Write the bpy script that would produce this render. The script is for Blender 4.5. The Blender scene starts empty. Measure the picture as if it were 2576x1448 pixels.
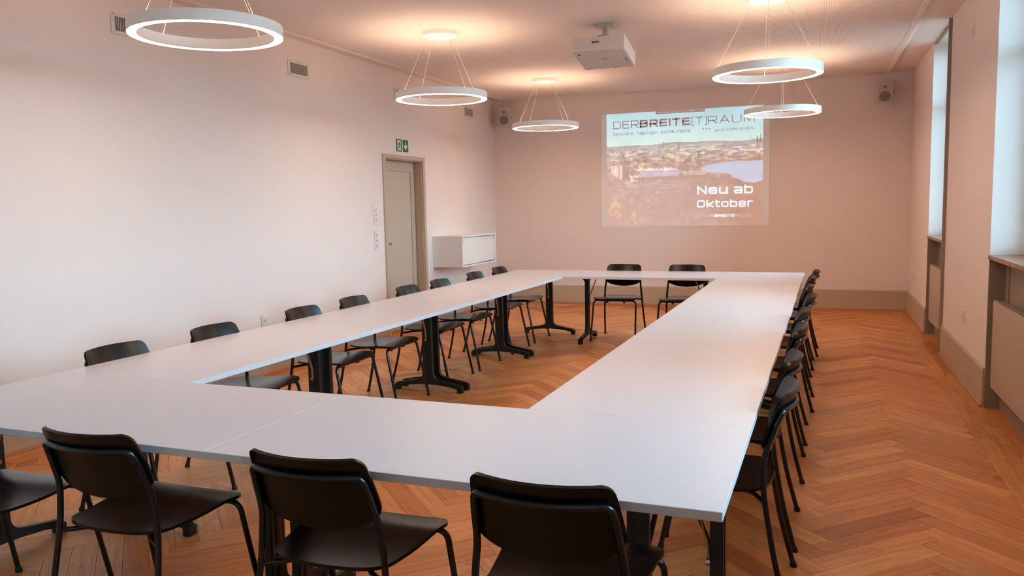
import bpy, bmesh, math, random
import numpy as np
from mathutils import Vector, Matrix

random.seed(7)
rng = np.random.default_rng(11)
scene = bpy.context.scene
COL = scene.collection

# ------------------------------------------------------------------ camera
F_PX = 2016.0
CAM = Vector((0.2028699, -1.92843765, 1.48678797))
RIGHT = Vector((0.93468492, 0.35488216, -0.02056074))
DOWN = Vector((0.01668457, -0.10157271, -0.9946882))
FWD = Vector((-0.35508551, 0.92937702, -0.10085954))
cam_data = bpy.data.cameras.new('camera')
cam_data.sensor_fit = 'HORIZONTAL'
cam_data.sensor_width = 36.0
cam_data.lens = F_PX / 2576.0 * 36.0
cam_data.clip_start = 0.02
cam = bpy.data.objects.new('camera', cam_data)
COL.objects.link(cam)
cam.matrix_world = Matrix(((RIGHT.x, -DOWN.x, -FWD.x, CAM.x), (RIGHT.y, -DOWN.y, -FWD.y, CAM.y),
                           (RIGHT.z, -DOWN.z, -FWD.z, CAM.z), (0, 0, 0, 1)))
scene.camera = cam

# ------------------------------------------------------------------ world (daylight) and exposure
SKY_COLOR = (0.40, 0.765, 1.0, 1)
GROUND_COLOR = (0.10, 0.12, 0.125, 1)      # street and fronts below the horizon
SKY_STRENGTH = 14.0
LAMP_COLOR = (1.0, 0.735, 0.515, 1)
LAMP_DOWN = 18.5
LAMP_UP = 15.5
world = bpy.data.worlds.new('daylight')
scene.world = world
world.use_nodes = True
bg = world.node_tree.nodes['Background']
wn = world.node_tree
w_tc = wn.nodes.new('ShaderNodeTexCoord')
w_sep = wn.nodes.new('ShaderNodeSeparateXYZ')
w_ramp = wn.nodes.new('ShaderNodeValToRGB')
w_ramp.color_ramp.elements[0].position = 0.0
w_ramp.color_ramp.elements[0].color = GROUND_COLOR
w_ramp.color_ramp.elements[1].position = 0.03
w_ramp.color_ramp.elements[1].color = SKY_COLOR
wn.links.new(w_tc.outputs['Generated'], w_sep.inputs['Vector'])
wn.links.new(w_sep.outputs['Z'], w_ramp.inputs['Fac'])
wn.links.new(w_ramp.outputs['Color'], bg.inputs['Color'])
bg.inputs['Strength'].default_value = SKY_STRENGTH
vs = scene.view_settings
vs.view_transform = 'Standard'
vs.look = 'None'
vs.exposure = 1.03
vs.gamma = 1.0
vs.use_curve_mapping = False
scene.cycles.use_denoising = True
scene.cycles.max_bounces = 5
scene.cycles.diffuse_bounces = 4
scene.cycles.glossy_bounces = 3
scene.cycles.transmission_bounces = 2
scene.cycles.use_adaptive_sampling = True
scene.cycles.adaptive_threshold = 0.09

# room measures
XL, XR, YB, YF = -4.51, 1.33, 9.76, -3.4
ZC, ZS = 3.10, 3.125               # acoustic panel, plain margin of the ceiling
NICHES = [(6.58, 7.84), (3.21, 4.47), (-0.16, 1.10), (-3.30, -2.10)]
SILL_Z = 1.085


def portal(y0, y1):
    l = bpy.data.lights.new('daylight_portal', 'AREA')
    l.shape = 'RECTANGLE'
    l.size = y1 - y0
    l.size_y = 3.1 - SILL_Z
    l.cycles.is_portal = True
    o = bpy.data.objects.new('daylight_portal', l)
    COL.objects.link(o)
    o.location = (1.69, (y0 + y1) / 2, (3.1 + SILL_Z) / 2)
    o.rotation_euler = (math.radians(90), 0, math.radians(90))   # light travels along -X
    return o


for n_ in NICHES:
    portal(*n_)


# ------------------------------------------------------------------ material helpers
def srgb(r, g, b):
    def f(c):
        c /= 255.0
        return c / 12.92 if c <= 0.04045 else ((c + 0.055) / 1.055) ** 2.4
    return (f(r), f(g), f(b), 1.0)


def mat(name, color, rough=0.5, metal=0.0, spec=0.5, noise=0.0, nscale=8.0, bump=0.0, bscale=200.0, emit=None, estr=0.0):
    m = bpy.data.materials.new(name)
    m.use_nodes = True
    nt = m.node_tree
    b = nt.nodes['Principled BSDF']
    b.inputs['Base Color'].default_value = color
    b.inputs['Roughness'].default_value = rough
    b.inputs['Metallic'].default_value = metal
    b.inputs['Specular IOR Level'].default_value = spec
    tc = nt.nodes.new('ShaderNodeTexCoord')
    if noise > 0:
        n = nt.nodes.new('ShaderNodeTexNoise')
        n.inputs['Scale'].default_value = nscale
        n.inputs['Detail'].default_value = 1
        nt.links.new(tc.outputs['Object'], n.inputs['Vector'])
        mx = nt.nodes.new('ShaderNodeMix')
        mx.data_type = 'RGBA'
        mx.inputs['A'].default_value = tuple(c * (1 - noise) for c in color[:3]) + (1,)
        mx.inputs['B'].default_value = tuple(min(1, c * (1 + noise)) for c in color[:3]) + (1,)
        nt.links.new(n.outputs['Fac'], mx.inputs['Factor'])
        nt.links.new(mx.outputs['Result'], b.inputs['Base Color'])
    if bump > 0:
        n2 = nt.nodes.new('ShaderNodeTexNoise')
        n2.inputs['Scale'].default_value = bscale
        n2.inputs['Detail'].default_value = 3
        nt.links.new(tc.outputs['Object'], n2.inputs['Vector'])
        bp = nt.nodes.new('ShaderNodeBump')
        bp.inputs['Strength'].default_value = bump
        bp.inputs['Distance'].default_value = 0.001
        nt.links.new(n2.outputs['Fac'], bp.inputs['Height'])
        nt.links.new(bp.outputs['Normal'], b.inputs['Normal'])
    if emit is not None:
        b.inputs['Emission Color'].default_value = emit
        b.inputs['Emission Strength'].default_value = estr
    return m


WALLC = srgb(234, 217, 210)
M = {}
M['wall'] = mat('white_wall_paint', WALLC, 0.85, spec=0.2, noise=0.012, nscale=2.0)
M['plain_ceiling'] = mat('plain_ceiling_paint', WALLC, 0.85, spec=0.2, noise=0.01, nscale=2.0)
M['taupe'] = mat('taupe_paint', srgb(190, 167, 143), 0.5, noise=0.02, nscale=3.0)
M['taupe_dark'] = mat('taupe_gloss_paint', srgb(152, 134, 116), 0.45, noise=0.02, nscale=3.0)
M['door'] = mat('door_paint', srgb(190, 174, 156), 0.45, noise=0.015, nscale=3.0)
M['radiator'] = mat('radiator_paint', srgb(190, 171, 150), 0.4, noise=0.01, nscale=4.0)
M['seal'] = mat('black_rubber_seal', srgb(18, 18, 22), 0.6, noise=0.1)
M['table'] = mat('white_laminate', srgb(213, 206, 211), 0.34, spec=0.45, noise=0.01, nscale=20.0)
M['edge'] = mat('grey_edge_band', srgb(214, 212, 216), 0.4, noise=0.01, nscale=20.0)
M['black_metal'] = mat('black_powder_coat', srgb(20, 20, 23), 0.38, spec=0.5, noise=0.08, nscale=30.0)
M['tube'] = mat('black_tube_lacquer', srgb(14, 14, 17), 0.22, spec=0.6, noise=0.05, nscale=30.0)
M['chrome'] = mat('chromed_steel', srgb(190, 180, 172), 0.2, metal=1.0, noise=0.03, nscale=30.0)
M['rubber'] = mat('black_plastic', srgb(12, 12, 13), 0.55, noise=0.05, nscale=40.0)
M['lampwhite'] = mat('white_lamp_aluminium', srgb(246, 243, 241), 0.5, noise=0.01)
M['cable'] = mat('steel_cable', srgb(215, 200, 190), 0.4, metal=0.3, noise=0.02)
M['plastic'] = mat('white_plastic', srgb(228, 217, 211), 0.4, noise=0.01)
M['greyplastic'] = mat('pale_grey_plastic', srgb(206, 198, 194), 0.5, noise=0.01)
M['socket_dark'] = mat('socket_hole', srgb(136, 118, 108), 0.6, noise=0.05)
M['grille'] = mat('grey_speaker_grille', srgb(190, 176, 168), 0.7, noise=0.05, nscale=300)
M['grille_dark'] = mat('dark_speaker_cone', srgb(134, 120, 112), 0.7, noise=0.05, nscale=200)
M['vent'] = mat('vent_frame_enamel', srgb(222, 212, 204), 0.5, noise=0.01)
M['vent_dark'] = mat('vent_duct_dark', srgb(60, 48, 42), 0.9, noise=0.1)
M['vent_slat'] = mat('vent_slat_metal', srgb(196, 184, 172), 0.5, noise=0.02)
M['cabinet'] = mat('white_cabinet_lacquer', srgb(234, 228, 224), 0.4, noise=0.008)
M['green'] = mat('sign_green', srgb(0, 96, 62), 0.5, noise=0.02)
M['signwhite'] = mat('sign_white', srgb(222, 226, 196), 0.5, noise=0.01)
M['brass'] = mat('brass_valve', srgb(150, 120, 84), 0.35, metal=1.0, noise=0.05)
M['shoe'] = mat('oak_shoe_moulding', srgb(176, 112, 66), 0.45, noise=0.08, nscale=25)
M['silltop'] = mat('oak_sill', srgb(156, 108, 76), 0.16, noise=0.1, nscale=14)
M['windowframe'] = mat('window_frame_white', srgb(226, 226, 224), 0.4, noise=0.01)
M['mount'] = mat('grey_mount_metal', srgb(186, 180, 176), 0.45, noise=0.02)
M['projector'] = mat('projector_white', srgb(226, 216, 212), 0.45, noise=0.008)
M['ink'] = mat('black_print', srgb(24, 20, 20), 0.6, noise=0.02)
M['redink'] = mat('red_print', srgb(176, 74, 66), 0.6, noise=0.02)
M['glow_down'] = mat('lamp_diffuser', srgb(255, 245, 235), 0.6, emit=LAMP_COLOR, estr=LAMP_DOWN)
M['glow_up'] = mat('lamp_uplight', srgb(255, 245, 235), 0.6, emit=LAMP_COLOR, estr=LAMP_UP)


def plywood(name, color, dark):
    """dark stained plywood veneer with fine grain along local Y"""
    m = bpy.data.materials.new(name)
    m.use_nodes = True
    nt = m.node_tree
    b = nt.nodes['Principled BSDF']
    tc = nt.nodes.new('ShaderNodeTexCoord')
    mp = nt.nodes.new('ShaderNodeMapping')
    mp.inputs['Scale'].default_value = (240, 6, 6)
    n = nt.nodes.new('ShaderNodeTexNoise')
    n.inputs['Scale'].default_value = 1.0
    n.inputs['Detail'].default_value = 3
    nt.links.new(tc.outputs['Object'], mp.inputs['Vector'])
    nt.links.new(mp.outputs['Vector'], n.inputs['Vector'])
    cr = nt.nodes.new('ShaderNodeValToRGB')
    cr.color_ramp.elements[0].position = 0.35
    cr.color_ramp.elements[0].color = dark
    cr.color_ramp.elements[1].position = 0.65
    cr.color_ramp.elements[1].color = color
    nt.links.new(n.outputs['Fac'], cr.inputs['Fac'])
    nt.links.new(cr.outputs['Color'], b.inputs['Base Color'])
    bp = nt.nodes.new('ShaderNodeBump')
    bp.inputs['Strength'].default_value = 0.12
    bp.inputs['Distance'].default_value = 0.0006
    nt.links.new(n.outputs['Fac'], bp.inputs['Height'])
    nt.links.new(bp.outputs['Normal'], b.inputs['Normal'])
    b.inputs['Roughness'].default_value = 0.26
    b.inputs['Specular IOR Level'].default_value = 0.36
    return m


M['ply'] = plywood('black_stained_plywood', srgb(21, 15, 13), srgb(10, 7, 6))


def oak():
    m = bpy.data.materials.new('oiled_oak_parquet')
    m.use_nodes = True
    nt = m.node_tree
    L = nt.links
    b = nt.nodes['Principled BSDF']
    uv = nt.nodes.new('ShaderNodeUVMap')
    uv.uv_map = 'grain'
    at = nt.nodes.new('ShaderNodeAttribute')
    at.attribute_name = 'tint'
    mp = nt.nodes.new('ShaderNodeMapping')
    mp.inputs['Scale'].default_value = (2.2, 42, 1)
    n1 = nt.nodes.new('ShaderNodeTexNoise')
    n1.inputs['Scale'].default_value = 1.0
    n1.inputs['Detail'].default_value = 4
    n1.inputs['Roughness'].default_value = 0.62
    n1.inputs['Distortion'].default_value = 0.6
    mp2 = nt.nodes.new('ShaderNodeMapping')
    mp2.inputs['Scale'].default_value = (5.0, 14, 1)
    n2 = nt.nodes.new('ShaderNodeTexNoise')
    n2.inputs['Scale'].default_value = 1.0
    n2.inputs['Detail'].default_value = 3
    n2.inputs['Distortion'].default_value = 1.2
    L.new(uv.outputs['UV'], mp.inputs['Vector'])
    L.new(uv.outputs['UV'], mp2.inputs['Vector'])
    L.new(mp.outputs['Vector'], n1.inputs['Vector'])
    L.new(mp2.outputs['Vector'], n2.inputs['Vector'])
    cr = nt.nodes.new('ShaderNodeValToRGB')
    cr.color_ramp.elements[0].position = 0.30
    cr.color_ramp.elements[0].color = (0.74, 0.70, 0.64, 1)
    cr.color_ramp.elements[1].position = 0.62
    cr.color_ramp.elements[1].color = (1.06, 1.05, 1.04, 1)
    L.new(n1.outputs['Fac'], cr.inputs['Fac'])
    cr2 = nt.nodes.new('ShaderNodeValToRGB')
    cr2.color_ramp.elements[0].position = 0.26
    cr2.color_ramp.elements[0].color = (0.66, 0.58, 0.50, 1)
    cr2.color_ramp.elements[1].position = 0.46
    cr2.color_ramp.elements[1].color = (1, 1, 1, 1)
    L.new(n2.outputs['Fac'], cr2.inputs['Fac'])
    m1 = nt.nodes.new('ShaderNodeMix'); m1.data_type = 'RGBA'; m1.blend_type = 'MULTIPLY'
    m1.inputs['Factor'].default_value = 1.0
    L.new(at.outputs['Color'], m1.inputs['A']); L.new(cr.outputs['Color'], m1.inputs['B'])
    m2 = nt.nodes.new('ShaderNodeMix'); m2.data_type = 'RGBA'; m2.blend_type = 'MULTIPLY'
    m2.inputs['Factor'].default_value = 0.55
    L.new(m1.outputs['Result'], m2.inputs['A']); L.new(cr2.outputs['Color'], m2.inputs['B'])
    L.new(m2.outputs['Result'], b.inputs['Base Color'])
    b.inputs['Roughness'].default_value = 0.42
    b.inputs['Specular IOR Level'].default_value = 0.4
    bp = nt.nodes.new('ShaderNodeBump')
    bp.inputs['Strength'].default_value = 0.15
    bp.inputs['Distance'].default_value = 0.0008
    L.new(n1.outputs['Fac'], bp.inputs['Height'])
    L.new(bp.outputs['Normal'], b.inputs['Normal'])
    return m


M['oak'] = oak()


def acoustic():
    """white ceiling board with fine dark slots running along the room (Y)"""
    m = bpy.data.materials.new('slotted_acoustic_board')
    m.use_nodes = True
    nt = m.node_tree
    L = nt.links
    b = nt.nodes['Principled BSDF']
    b.inputs['Roughness'].default_value = 0.85
    b.inputs['Specular IOR Level'].default_value = 0.2
    tc = nt.nodes.new('ShaderNodeTexCoord')
    sp = nt.nodes.new('ShaderNodeSeparateXYZ')
    L.new(tc.outputs['Object'], sp.inputs['Vector'])
    mu = nt.nodes.new('ShaderNodeMath'); mu.operation = 'MULTIPLY'; mu.inputs[1].default_value = 1 / 0.0135
    L.new(sp.outputs['X'], mu.inputs[0])
    fr = nt.nodes.new('ShaderNodeMath'); fr.operation = 'FRACT'
    L.new(mu.outputs[0], fr.inputs[0])
    cr = nt.nodes.new('ShaderNodeValToRGB')
    e = cr.color_ramp.elements
    dark = tuple(c * 0.66 for c in WALLC[:3]) + (1,)
    e[0].position = 0.0; e[0].color = WALLC
    e[1].position = 1.0; e[1].color = WALLC
    for p, c in ((0.66, WALLC), (0.74, dark), (0.90, dark), (0.98, WALLC)):
        k = cr.color_ramp.elements.new(p); k.color = c
    L.new(fr.outputs[0], cr.inputs['Fac'])
    # slots only inside the plain rim
    L.new(cr.outputs['Color'], b.inputs['Base Color'])
    return m


M['acoustic'] = acoustic()


def glass():
    m = bpy.data.materials.new('window_glass')
    m.use_nodes = True
    nt = m.node_tree
    nt.nodes.remove(nt.nodes['Principled BSDF'])
    out = nt.nodes['Material Output']
    t = nt.nodes.new('ShaderNodeBsdfTransparent')
    t.inputs['Color'].default_value = (0.93, 0.97, 0.97, 1)
    g = nt.nodes.new('ShaderNodeBsdfGlossy')
    g.inputs['Roughness'].default_value = 0.02
    f = nt.nodes.new('ShaderNodeFresnel')
    f.inputs['IOR'].default_value = 1.45
    mx = nt.nodes.new('ShaderNodeMixShader')
    nt.links.new(f.outputs[0], mx.inputs[0])
    nt.links.new(t.outputs[0], mx.inputs[1])
    nt.links.new(g.outputs[0], mx.inputs[2])
    nt.links.new(mx.outputs[0], out.inputs['Surface'])
    return m


M['glass'] = glass()


# ------------------------------------------------------------------ object helpers
def link(name, me, parent=None):
    o = bpy.data.objects.new(name, me)
    COL.objects.link(o)
    if parent is not None:
        o.parent = parent
    return o


def tag(o, label=None, cat=None, group=None, kind=None):
    if label: o['label'] = label
    if cat: o['category'] = cat
    if group: o['group'] = group
    if kind: o['kind'] = kind
    return o


def empty(name, loc=(0, 0, 0), rz=0.0, label=None, cat=None, group=None, kind=None):
    o = link(name, None)
    o.location = loc
    o.rotation_euler = (0, 0, rz)
    o.empty_display_size = 0.1
    return tag(o, label, cat, group, kind)


def bm_obj(name, bm, material, parent=None, smooth=False, loc=None):
    me = bpy.data.meshes.new(name)
    bmesh.ops.recalc_face_normals(bm, faces=bm.faces)
    bm.to_mesh(me)
    bm.free()
    ms = material if isinstance(material, (list, tuple)) else [material]
    for m in ms:
        me.materials.append(m)
    if smooth:
        me.polygons.foreach_set('use_smooth', [True] * len(me.polygons))
        try:
            me.set_sharp_from_angle(angle=math.radians(40))
        except Exception:
            pass
    o = link(name, me, parent)
    if loc is not None:
        o.location = loc
    return o


def box(bm, x0, x1, y0, y1, z0, z1, bevel=0.0, seg=2):
    r = bmesh.ops.create_cube(bm, size=1.0)
    vs_ = r['verts']
    for v in vs_:
        v.co = Vector((x0 + (v.co.x + .5) * (x1 - x0), y0 + (v.co.y + .5) * (y1 - y0), z0 + (v.co.z + .5) * (z1 - z0)))
    if bevel > 0:
        es = list({e for v in vs_ for e in v.link_edges})
        bmesh.ops.bevel(bm, geom=es, offset=bevel, segments=seg, affect='EDGES', profile=0.7)
    return vs_


def box_obj(name, dims, material, parent=None, bevel=0.0, seg=2):
    bm = bmesh.new()
    box(bm, *dims, bevel=bevel, seg=seg)
    return bm_obj(name, bm, material, parent, smooth=bevel > 0)


def tube(bm, pts, r, n=10, cap=True, radii=None):
    pts = [Vector(p) for p in pts]
    rings = []
    up = None
    for i, p in enumerate(pts):
        if i == 0: d = pts[1] - pts[0]
        elif i == len(pts) - 1: d = pts[-1] - pts[-2]
        else: d = (pts[i + 1] - p).normalized() + (p - pts[i - 1]).normalized()
        d.normalize()
        if up is None:
            up = Vector((0, 0, 1)) if abs(d.z) < 0.9 else Vector((1, 0, 0))
        a = d.cross(up)
        if a.length < 1e-6: a = d.orthogonal()
        a.normalize()
        b_ = a.cross(d).normalized()
        up = b_
        rr = r if radii is None else radii[i]
        rings.append([bm.verts.new(p + (a * math.cos(t) + b_ * math.sin(t)) * rr) for t in (2 * math.pi * k / n for k in range(n))])
    for q in range(len(rings) - 1):
        for k in range(n):
            bm.faces.new((rings[q][k], rings[q][(k + 1) % n], rings[q + 1][(k + 1) % n], rings[q + 1][k]))
    if cap:
        bm.faces.new(list(reversed(rings[0])))
        bm.faces.new(rings[-1])


def rounded(pts, rad, seg=6):
    """polyline with its inner corners rounded"""
    pts = [Vector(p) for p in pts]
    rads = rad if isinstance(rad, (list, tuple)) else [rad] * len(pts)
    out = [pts[0]]
    for i in range(1, len(pts) - 1):
        p, a, b_ = pts[i], pts[i - 1], pts[i + 1]
        d1, d2 = (a - p), (b_ - p)
        r = min(rads[i], d1.length * .49, d2.length * .49)
        s, e = p + d1.normalized() * r, p + d2.normalized() * r
        for k in range(seg + 1):
            t = k / seg
            out.append(s * (1 - t) ** 2 + p * 2 * t * (1 - t) + e * t * t)
    out.append(pts[-1])
    return out


def catmull(pts, seg=6):
    pts = [Vector(p) for p in pts]
    P = [pts[0] * 2 - pts[1]] + pts + [pts[-1] * 2 - pts[-2]]
    out = []
    for i in range(1, len(P) - 2):
        for k in range(seg):
            t = k / seg
            a, b_, c, d = P[i - 1], P[i], P[i + 1], P[i + 2]
            out.append(0.5 * ((2 * b_) + (c - a) * t + (2 * a - 5 * b_ + 4 * c - d) * t * t + (3 * b_ - a - 3 * c + d) * t ** 3))
    out.append(pts[-1])
    return out


def prism(bm, poly, axis, a0, a1):
    """extrude a 2D polygon; axis 'y': poly is (x,z); 'x': (y,z); 'z': (x,y)"""
    def mk(p, a):
        return {'x': (a, p[0], p[1]), 'y': (p[0], a, p[1]), 'z': (p[0], p[1], a)}[axis]
    A = [bm.verts.new(mk(p, a0)) for p in poly]
    B = [bm.verts.new(mk(p, a1)) for p in poly]
    n = len(poly)
    bm.faces.new(A)
    bm.faces.new(list(reversed(B)))
    for i in range(n):
        bm.faces.new((A[i], B[i], B[(i + 1) % n], A[(i + 1) % n]))


def lathe(bm, prof, n=64, closed=True):
    """revolve (r,z) profile about Z"""
    rings = []
    for k in range(n):
        t = 2 * math.pi * k / n
        rings.append([bm.verts.new((r * math.cos(t), r * math.sin(t), z)) for r, z in prof])
    m = len(prof)
    for k in range(n):
        a, b_ = rings[k], rings[(k + 1) % n]
        for i in range(m if closed else m - 1):
            j = (i + 1) % m
            bm.faces.new((a[i], b_[i], b_[j], a[j]))


def copy_tree(o, parent=None):
    c = o.copy()
    COL.objects.link(c)
    c.parent = parent
    for ch in o.children:
        copy_tree(ch, c)
    return c


# ------------------------------------------------------------------ the room shell
def structure(name, bm, material, parent=None, smooth=False):
    o = bm_obj(name, bm, material, parent, smooth)
    if parent is None:
        o['kind'] = 'structure'
    return o


DOOR = (6.345, 7.278, 2.083)        # opening in the left wall: y0, y1, height
WT = 0.22                           # wall thickness

bm = bmesh.new()
box(bm, XL - WT, XL, YF, DOOR[0], 0, 3.2)
box(bm, XL - WT, XL, DOOR[1], YB + WT, 0, 3.2)
box(bm, XL - WT, XL, DOOR[0], DOOR[1], DOOR[2], 3.2)
structure('wall_left', bm, M['wall'])
bm = bmesh.new(); box(bm, XL, 1.75, YB, YB + WT, 0, 3.2)
structure('wall_back', bm, M['wall'])
bm = bmesh.new(); box(bm, XL - WT, 1.75, YF - WT, YF, 0, 3.2)
structure('wall_front', bm, M['wall'])
bm = bmesh.new()
edges_y = [YF, -3.30, -2.10, -0.16, 1.10, 3.21, 4.47, 6.58, 7.84, YB]
for i in range(0, 10, 2):
    box(bm, XR, 1.75, edges_y[i], edges_y[i + 1], 0, 3.2)
for y0, y1 in NICHES:
    box(bm, 1.44, 1.75, y0, y1, 0, SILL_Z - 0.03)
structure('wall_right', bm, M['wall'])

# ceiling: plain margin, and the slotted board hung a little lower with a rounded rim
bm = bmesh.new(); box(bm, XL - WT, 1.75, YF - WT, YB + WT, ZS, 3.3)
ceiling = structure('ceiling', bm, M['plain_ceiling'])
PX0, PX1, PY0, PY1 = -4.33, 1.03, YF + .05, YB - .05
bm = bmesh.new(); box(bm, PX0 + .03, PX1 - .03, PY0 + .02, PY1 - .02, ZC, ZS)
structure('acoustic_board', bm, M['acoustic'], ceiling)
for nm, pts_ in (('rim', [(PX0, PY0), (PX0, PY1)]), ('rim', [(PX1, PY0), (PX1, PY1)]), ('rim', [(PX0, PY1), (PX1, PY1)])):
    bm = bmesh.new()
    (ax, ay), (bx_, by_) = pts_
    prof = [(-.035, 0.026)] + [(-.035 + .035 * (1 - math.cos(t)) * 0.9, 0.026 - 0.032 * math.sin(t)) for t in np.linspace(.2, math.pi / 2, 7)] + [(.035, -.006), (.045, .0), (.045, .026)]
    if ax == bx_:
        s = 1 if ax < 0 else -1
        prism(bm, [(ax + s * p, ZC + q) for p, q in prof], 'y', ay, by_)
    else:
        prism(bm, [(ay - p, ZC + q) for p, q in prof], 'x', ax, bx_)
    structure('rim_moulding', bm, M['plain_ceiling'], ceiling, smooth=True)


# baseboards (tall taupe boards with an oak shoe)
def baseboard(name, axis, face, sign, a0, a1, h=0.282):
    """axis: direction it runs in; face: wall plane; sign: +1 grows to + from the wall"""
    t = 0.018
    prof = [(0, 0), (t, 0), (t, h - .012), (t - .006, h), (0, h)]
    bm_ = bmesh.new()
    prism(bm_, [(face + sign * p, q) for p, q in prof], 'y' if axis == 'y' else 'x', a0, a1)
    if axis == 'x':
        bm_.free(); bm_ = bmesh.new()
        prism(bm_, [(face + sign * p, q) for p, q in prof], 'x', a0, a1)
    o = structure(name, bm_, M['taupe'])
    bm_ = bmesh.new()
    pr = [(t, 0), (t + .016, 0), (t + .013, .012), (t + .004, .022), (t, .024)]
    prism(bm_, [(face + sign * p, q) for p, q in pr], 'y' if axis == 'y' else 'x', a0, a1)
    structure('shoe_moulding', bm_, M['shoe'], o)
    return o


baseboard('baseboard_left', 'y', XL, 1, YF, 6.284)
baseboard('baseboard_left_far', 'y', XL, 1, 7.347, YB)
baseboard('baseboard_back', 'x', YB, -1, XL, XR)
for i, (a, b_) in enumerate(((-2.10, -.16), (1.10, 3.21), (4.47, 6.58), (7.84, YB))):
    baseboard('baseboard_right_%d' % (i + 1), 'y', XR, -1, a, b_)

# window niches: lining, sill, window
for i, (y0, y1) in enumerate(NICHES):
    bm = bmesh.new()
    box(bm, XR - .004, 1.44, y1 - .012, y1, 0, SILL_Z - .03)          # far cheek
    box(bm, XR - .004, 1.44, y0, y0 + .012, 0, SILL_Z - .03)          # near cheek
    box(bm, 1.428, 1.44, y0 + .012, y1 - .012, 0, SILL_Z - .03)       # back
    box(bm, 1.418, 1.428, y0 + .012, y1 - .012, 0, .10)               # low skirting
    box(bm, 1.420, 1.428, y1 - .15, y1 - .11, .1, SILL_Z - .03)
    structure('trim_%d' % (i + 1), bm, M['taupe_dark'])
    w = empty('window_%d' % (i + 1), (0, 0, 0), kind='structure')
    box_obj('window_sill', (XR - .012, 1.60, y0 + .001, y1 - .001, SILL_Z - .03, SILL_Z), M['silltop'], w, bevel=.004)
    bm = bmesh.new()
    X0, X1 = 1.59, 1.66
    fw = .07
    ym = (y0 + y1) / 2
    box(bm, X0, X1, y0, y0 + fw, SILL_Z, ZS); box(bm, X0, X1, y1 - fw, y1, SILL_Z, ZS)
    box(bm, X0, X1, y0 + fw, y1 - fw, SILL_Z, SILL_Z + fw); box(bm, X0, X1, y0 + fw, y1 - fw, ZS - fw, ZS)
    box(bm, X0, X1, ym - .05, ym + .05, SILL_Z + fw, ZS - fw)
    box(bm, X0, X1, y0 + fw, ym - .05, 2.45, 2.52); box(bm, X0, X1, ym + .05, y1 - fw, 2.45, 2.52)
    bm_obj('window_frame', bm, M['windowframe'], w)
    for a, b_ in ((y0 + fw, ym - .05), (ym + .05, y1 - fw)):
        for z0, z1 in ((SILL_Z + fw, 2.45), (2.52, ZS - fw)):
            box_obj('pane', (1.622, 1.628, a, b_, z0, z1), M['glass'], w)
    box_obj('blind_rail', (XR + .012, XR + .035, y0 + .002, y1 - .002, ZS - .022, ZS - .001), M['taupe_dark'], w)

bm = bmesh.new(); box(bm, XR - .03, XR + .002, 6.575, 6.592, 0, ZS - .002)
structure('trim_%d' % 9, bm, M['taupe_dark'])

# ------------------------------------------------------------------ door in the left wall
d = empty('door_1', (0, 0, 0), kind='structure')
y0, y1, hz = DOOR
bm = bmesh.new()
cw = .062
box(bm, XL - .002, XL + .018, y0 - cw, y0, 0, hz + .046, bevel=.003)
box(bm, XL - .002, XL + .018, y1, y1 + cw, 0, hz + .046, bevel=.003)
box(bm, XL - .002, XL + .018, y0, y1, hz, hz + .046, bevel=.003)
bm_obj('door_casing', bm, M['taupe'], d)
bm = bmesh.new()
box(bm, XL - WT, XL, y0, y0 + .012, 0, hz)
box(bm, XL - WT, XL, y1 - .012, y1, 0, hz)
box(bm, XL - WT, XL, y0 + .012, y1 - .012, hz - .012, hz)
bm_obj('door_jamb', bm, M['taupe'], d)
LX = XL - .10
leaf = box_obj('door_leaf', (LX - .045, LX, y0 + .016, y1 - .022, .008, hz - .016), M['door'], d)
bm = bmesh.new()
py0, py1, pz0, pz1 = y0 + .135, y1 - .15, .18, hz - .142
box(bm, LX, LX + .006, py0, py1, pz0, pz1, bevel=.002)
bm_obj('raised_panel', bm, M['door'], leaf)
bm = bmesh.new()
for a, b_, c, e in ((py0 - .018, py1 + .018, pz1 + .006, pz1 + .018), (py0 - .018, py1 + .018, pz0 - .018, pz0 - .006), (py0 - .018, py0 - .006, pz0 - .006, pz1 + .006), (py1 + .006, py1 + .018, pz0 - .006, pz1 + .006)):
    box(bm, LX, LX + .014, a, b_, c, e, bevel=.003)
bm_obj('panel_moulding', bm, M['door'], leaf)
tag(box_obj('flush_pull', (LX + .0062, LX + .013, y0 + .185, y0 + .262, 1.056, 1.086), M['grille_dark'], leaf, bevel=.003), 'small dark flush pull on the door')
box_obj('rubber_seal', (LX - .04, LX - .001, y1 - .0215, y1 - .0125, .008, hz - .014), M['seal'], d)
box_obj('threshold', (XL - WT, XL, y0 + .012, y1 - .012, .0005, .008), M['shoe'], d)

# ------------------------------------------------------------------ floor: herringbone oak planks
bm = bmesh.new(); box(bm, XL - WT, 1.75, YF - WT, YB + WT, -.2, -.016)
floor = structure('floor', bm, M['shoe'])
PW, PL = 0.105, 0.63
OX, OY = 0.274, 2.843 - PW / math.sqrt(2)
HX0, HX1, HY0, HY1 = XL + .20, 1.138, YF + .02, YB - .19


def clip(poly, x0, x1, y0, y1):
    for ax, lim, keep in ((0, x0, 1), (0, x1, -1), (1, y0, 1), (1, y1, -1)):
        out = []
        for i in range(len(poly)):
            a, b__ = poly[i], poly[(i + 1) % len(poly)]
            ina, inb = (a[ax] - lim) * keep >= 0, (b__[ax] - lim) * keep >= 0
            if ina: out.append(a)
            if ina != inb:
                t = (lim - a[ax]) / (b__[ax] - a[ax])
                out.append((a[0] + t * (b__[0] - a[0]), a[1] + t * (b__[1] - a[1])))
        poly = out
        if len(poly) < 3: return []
    return poly


def area(p):
    return abs(sum(p[i][0] * p[(i + 1) % len(p)][1] - p[(i + 1) % len(p)][0] * p[i][1] for i in range(len(p)))) / 2


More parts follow.
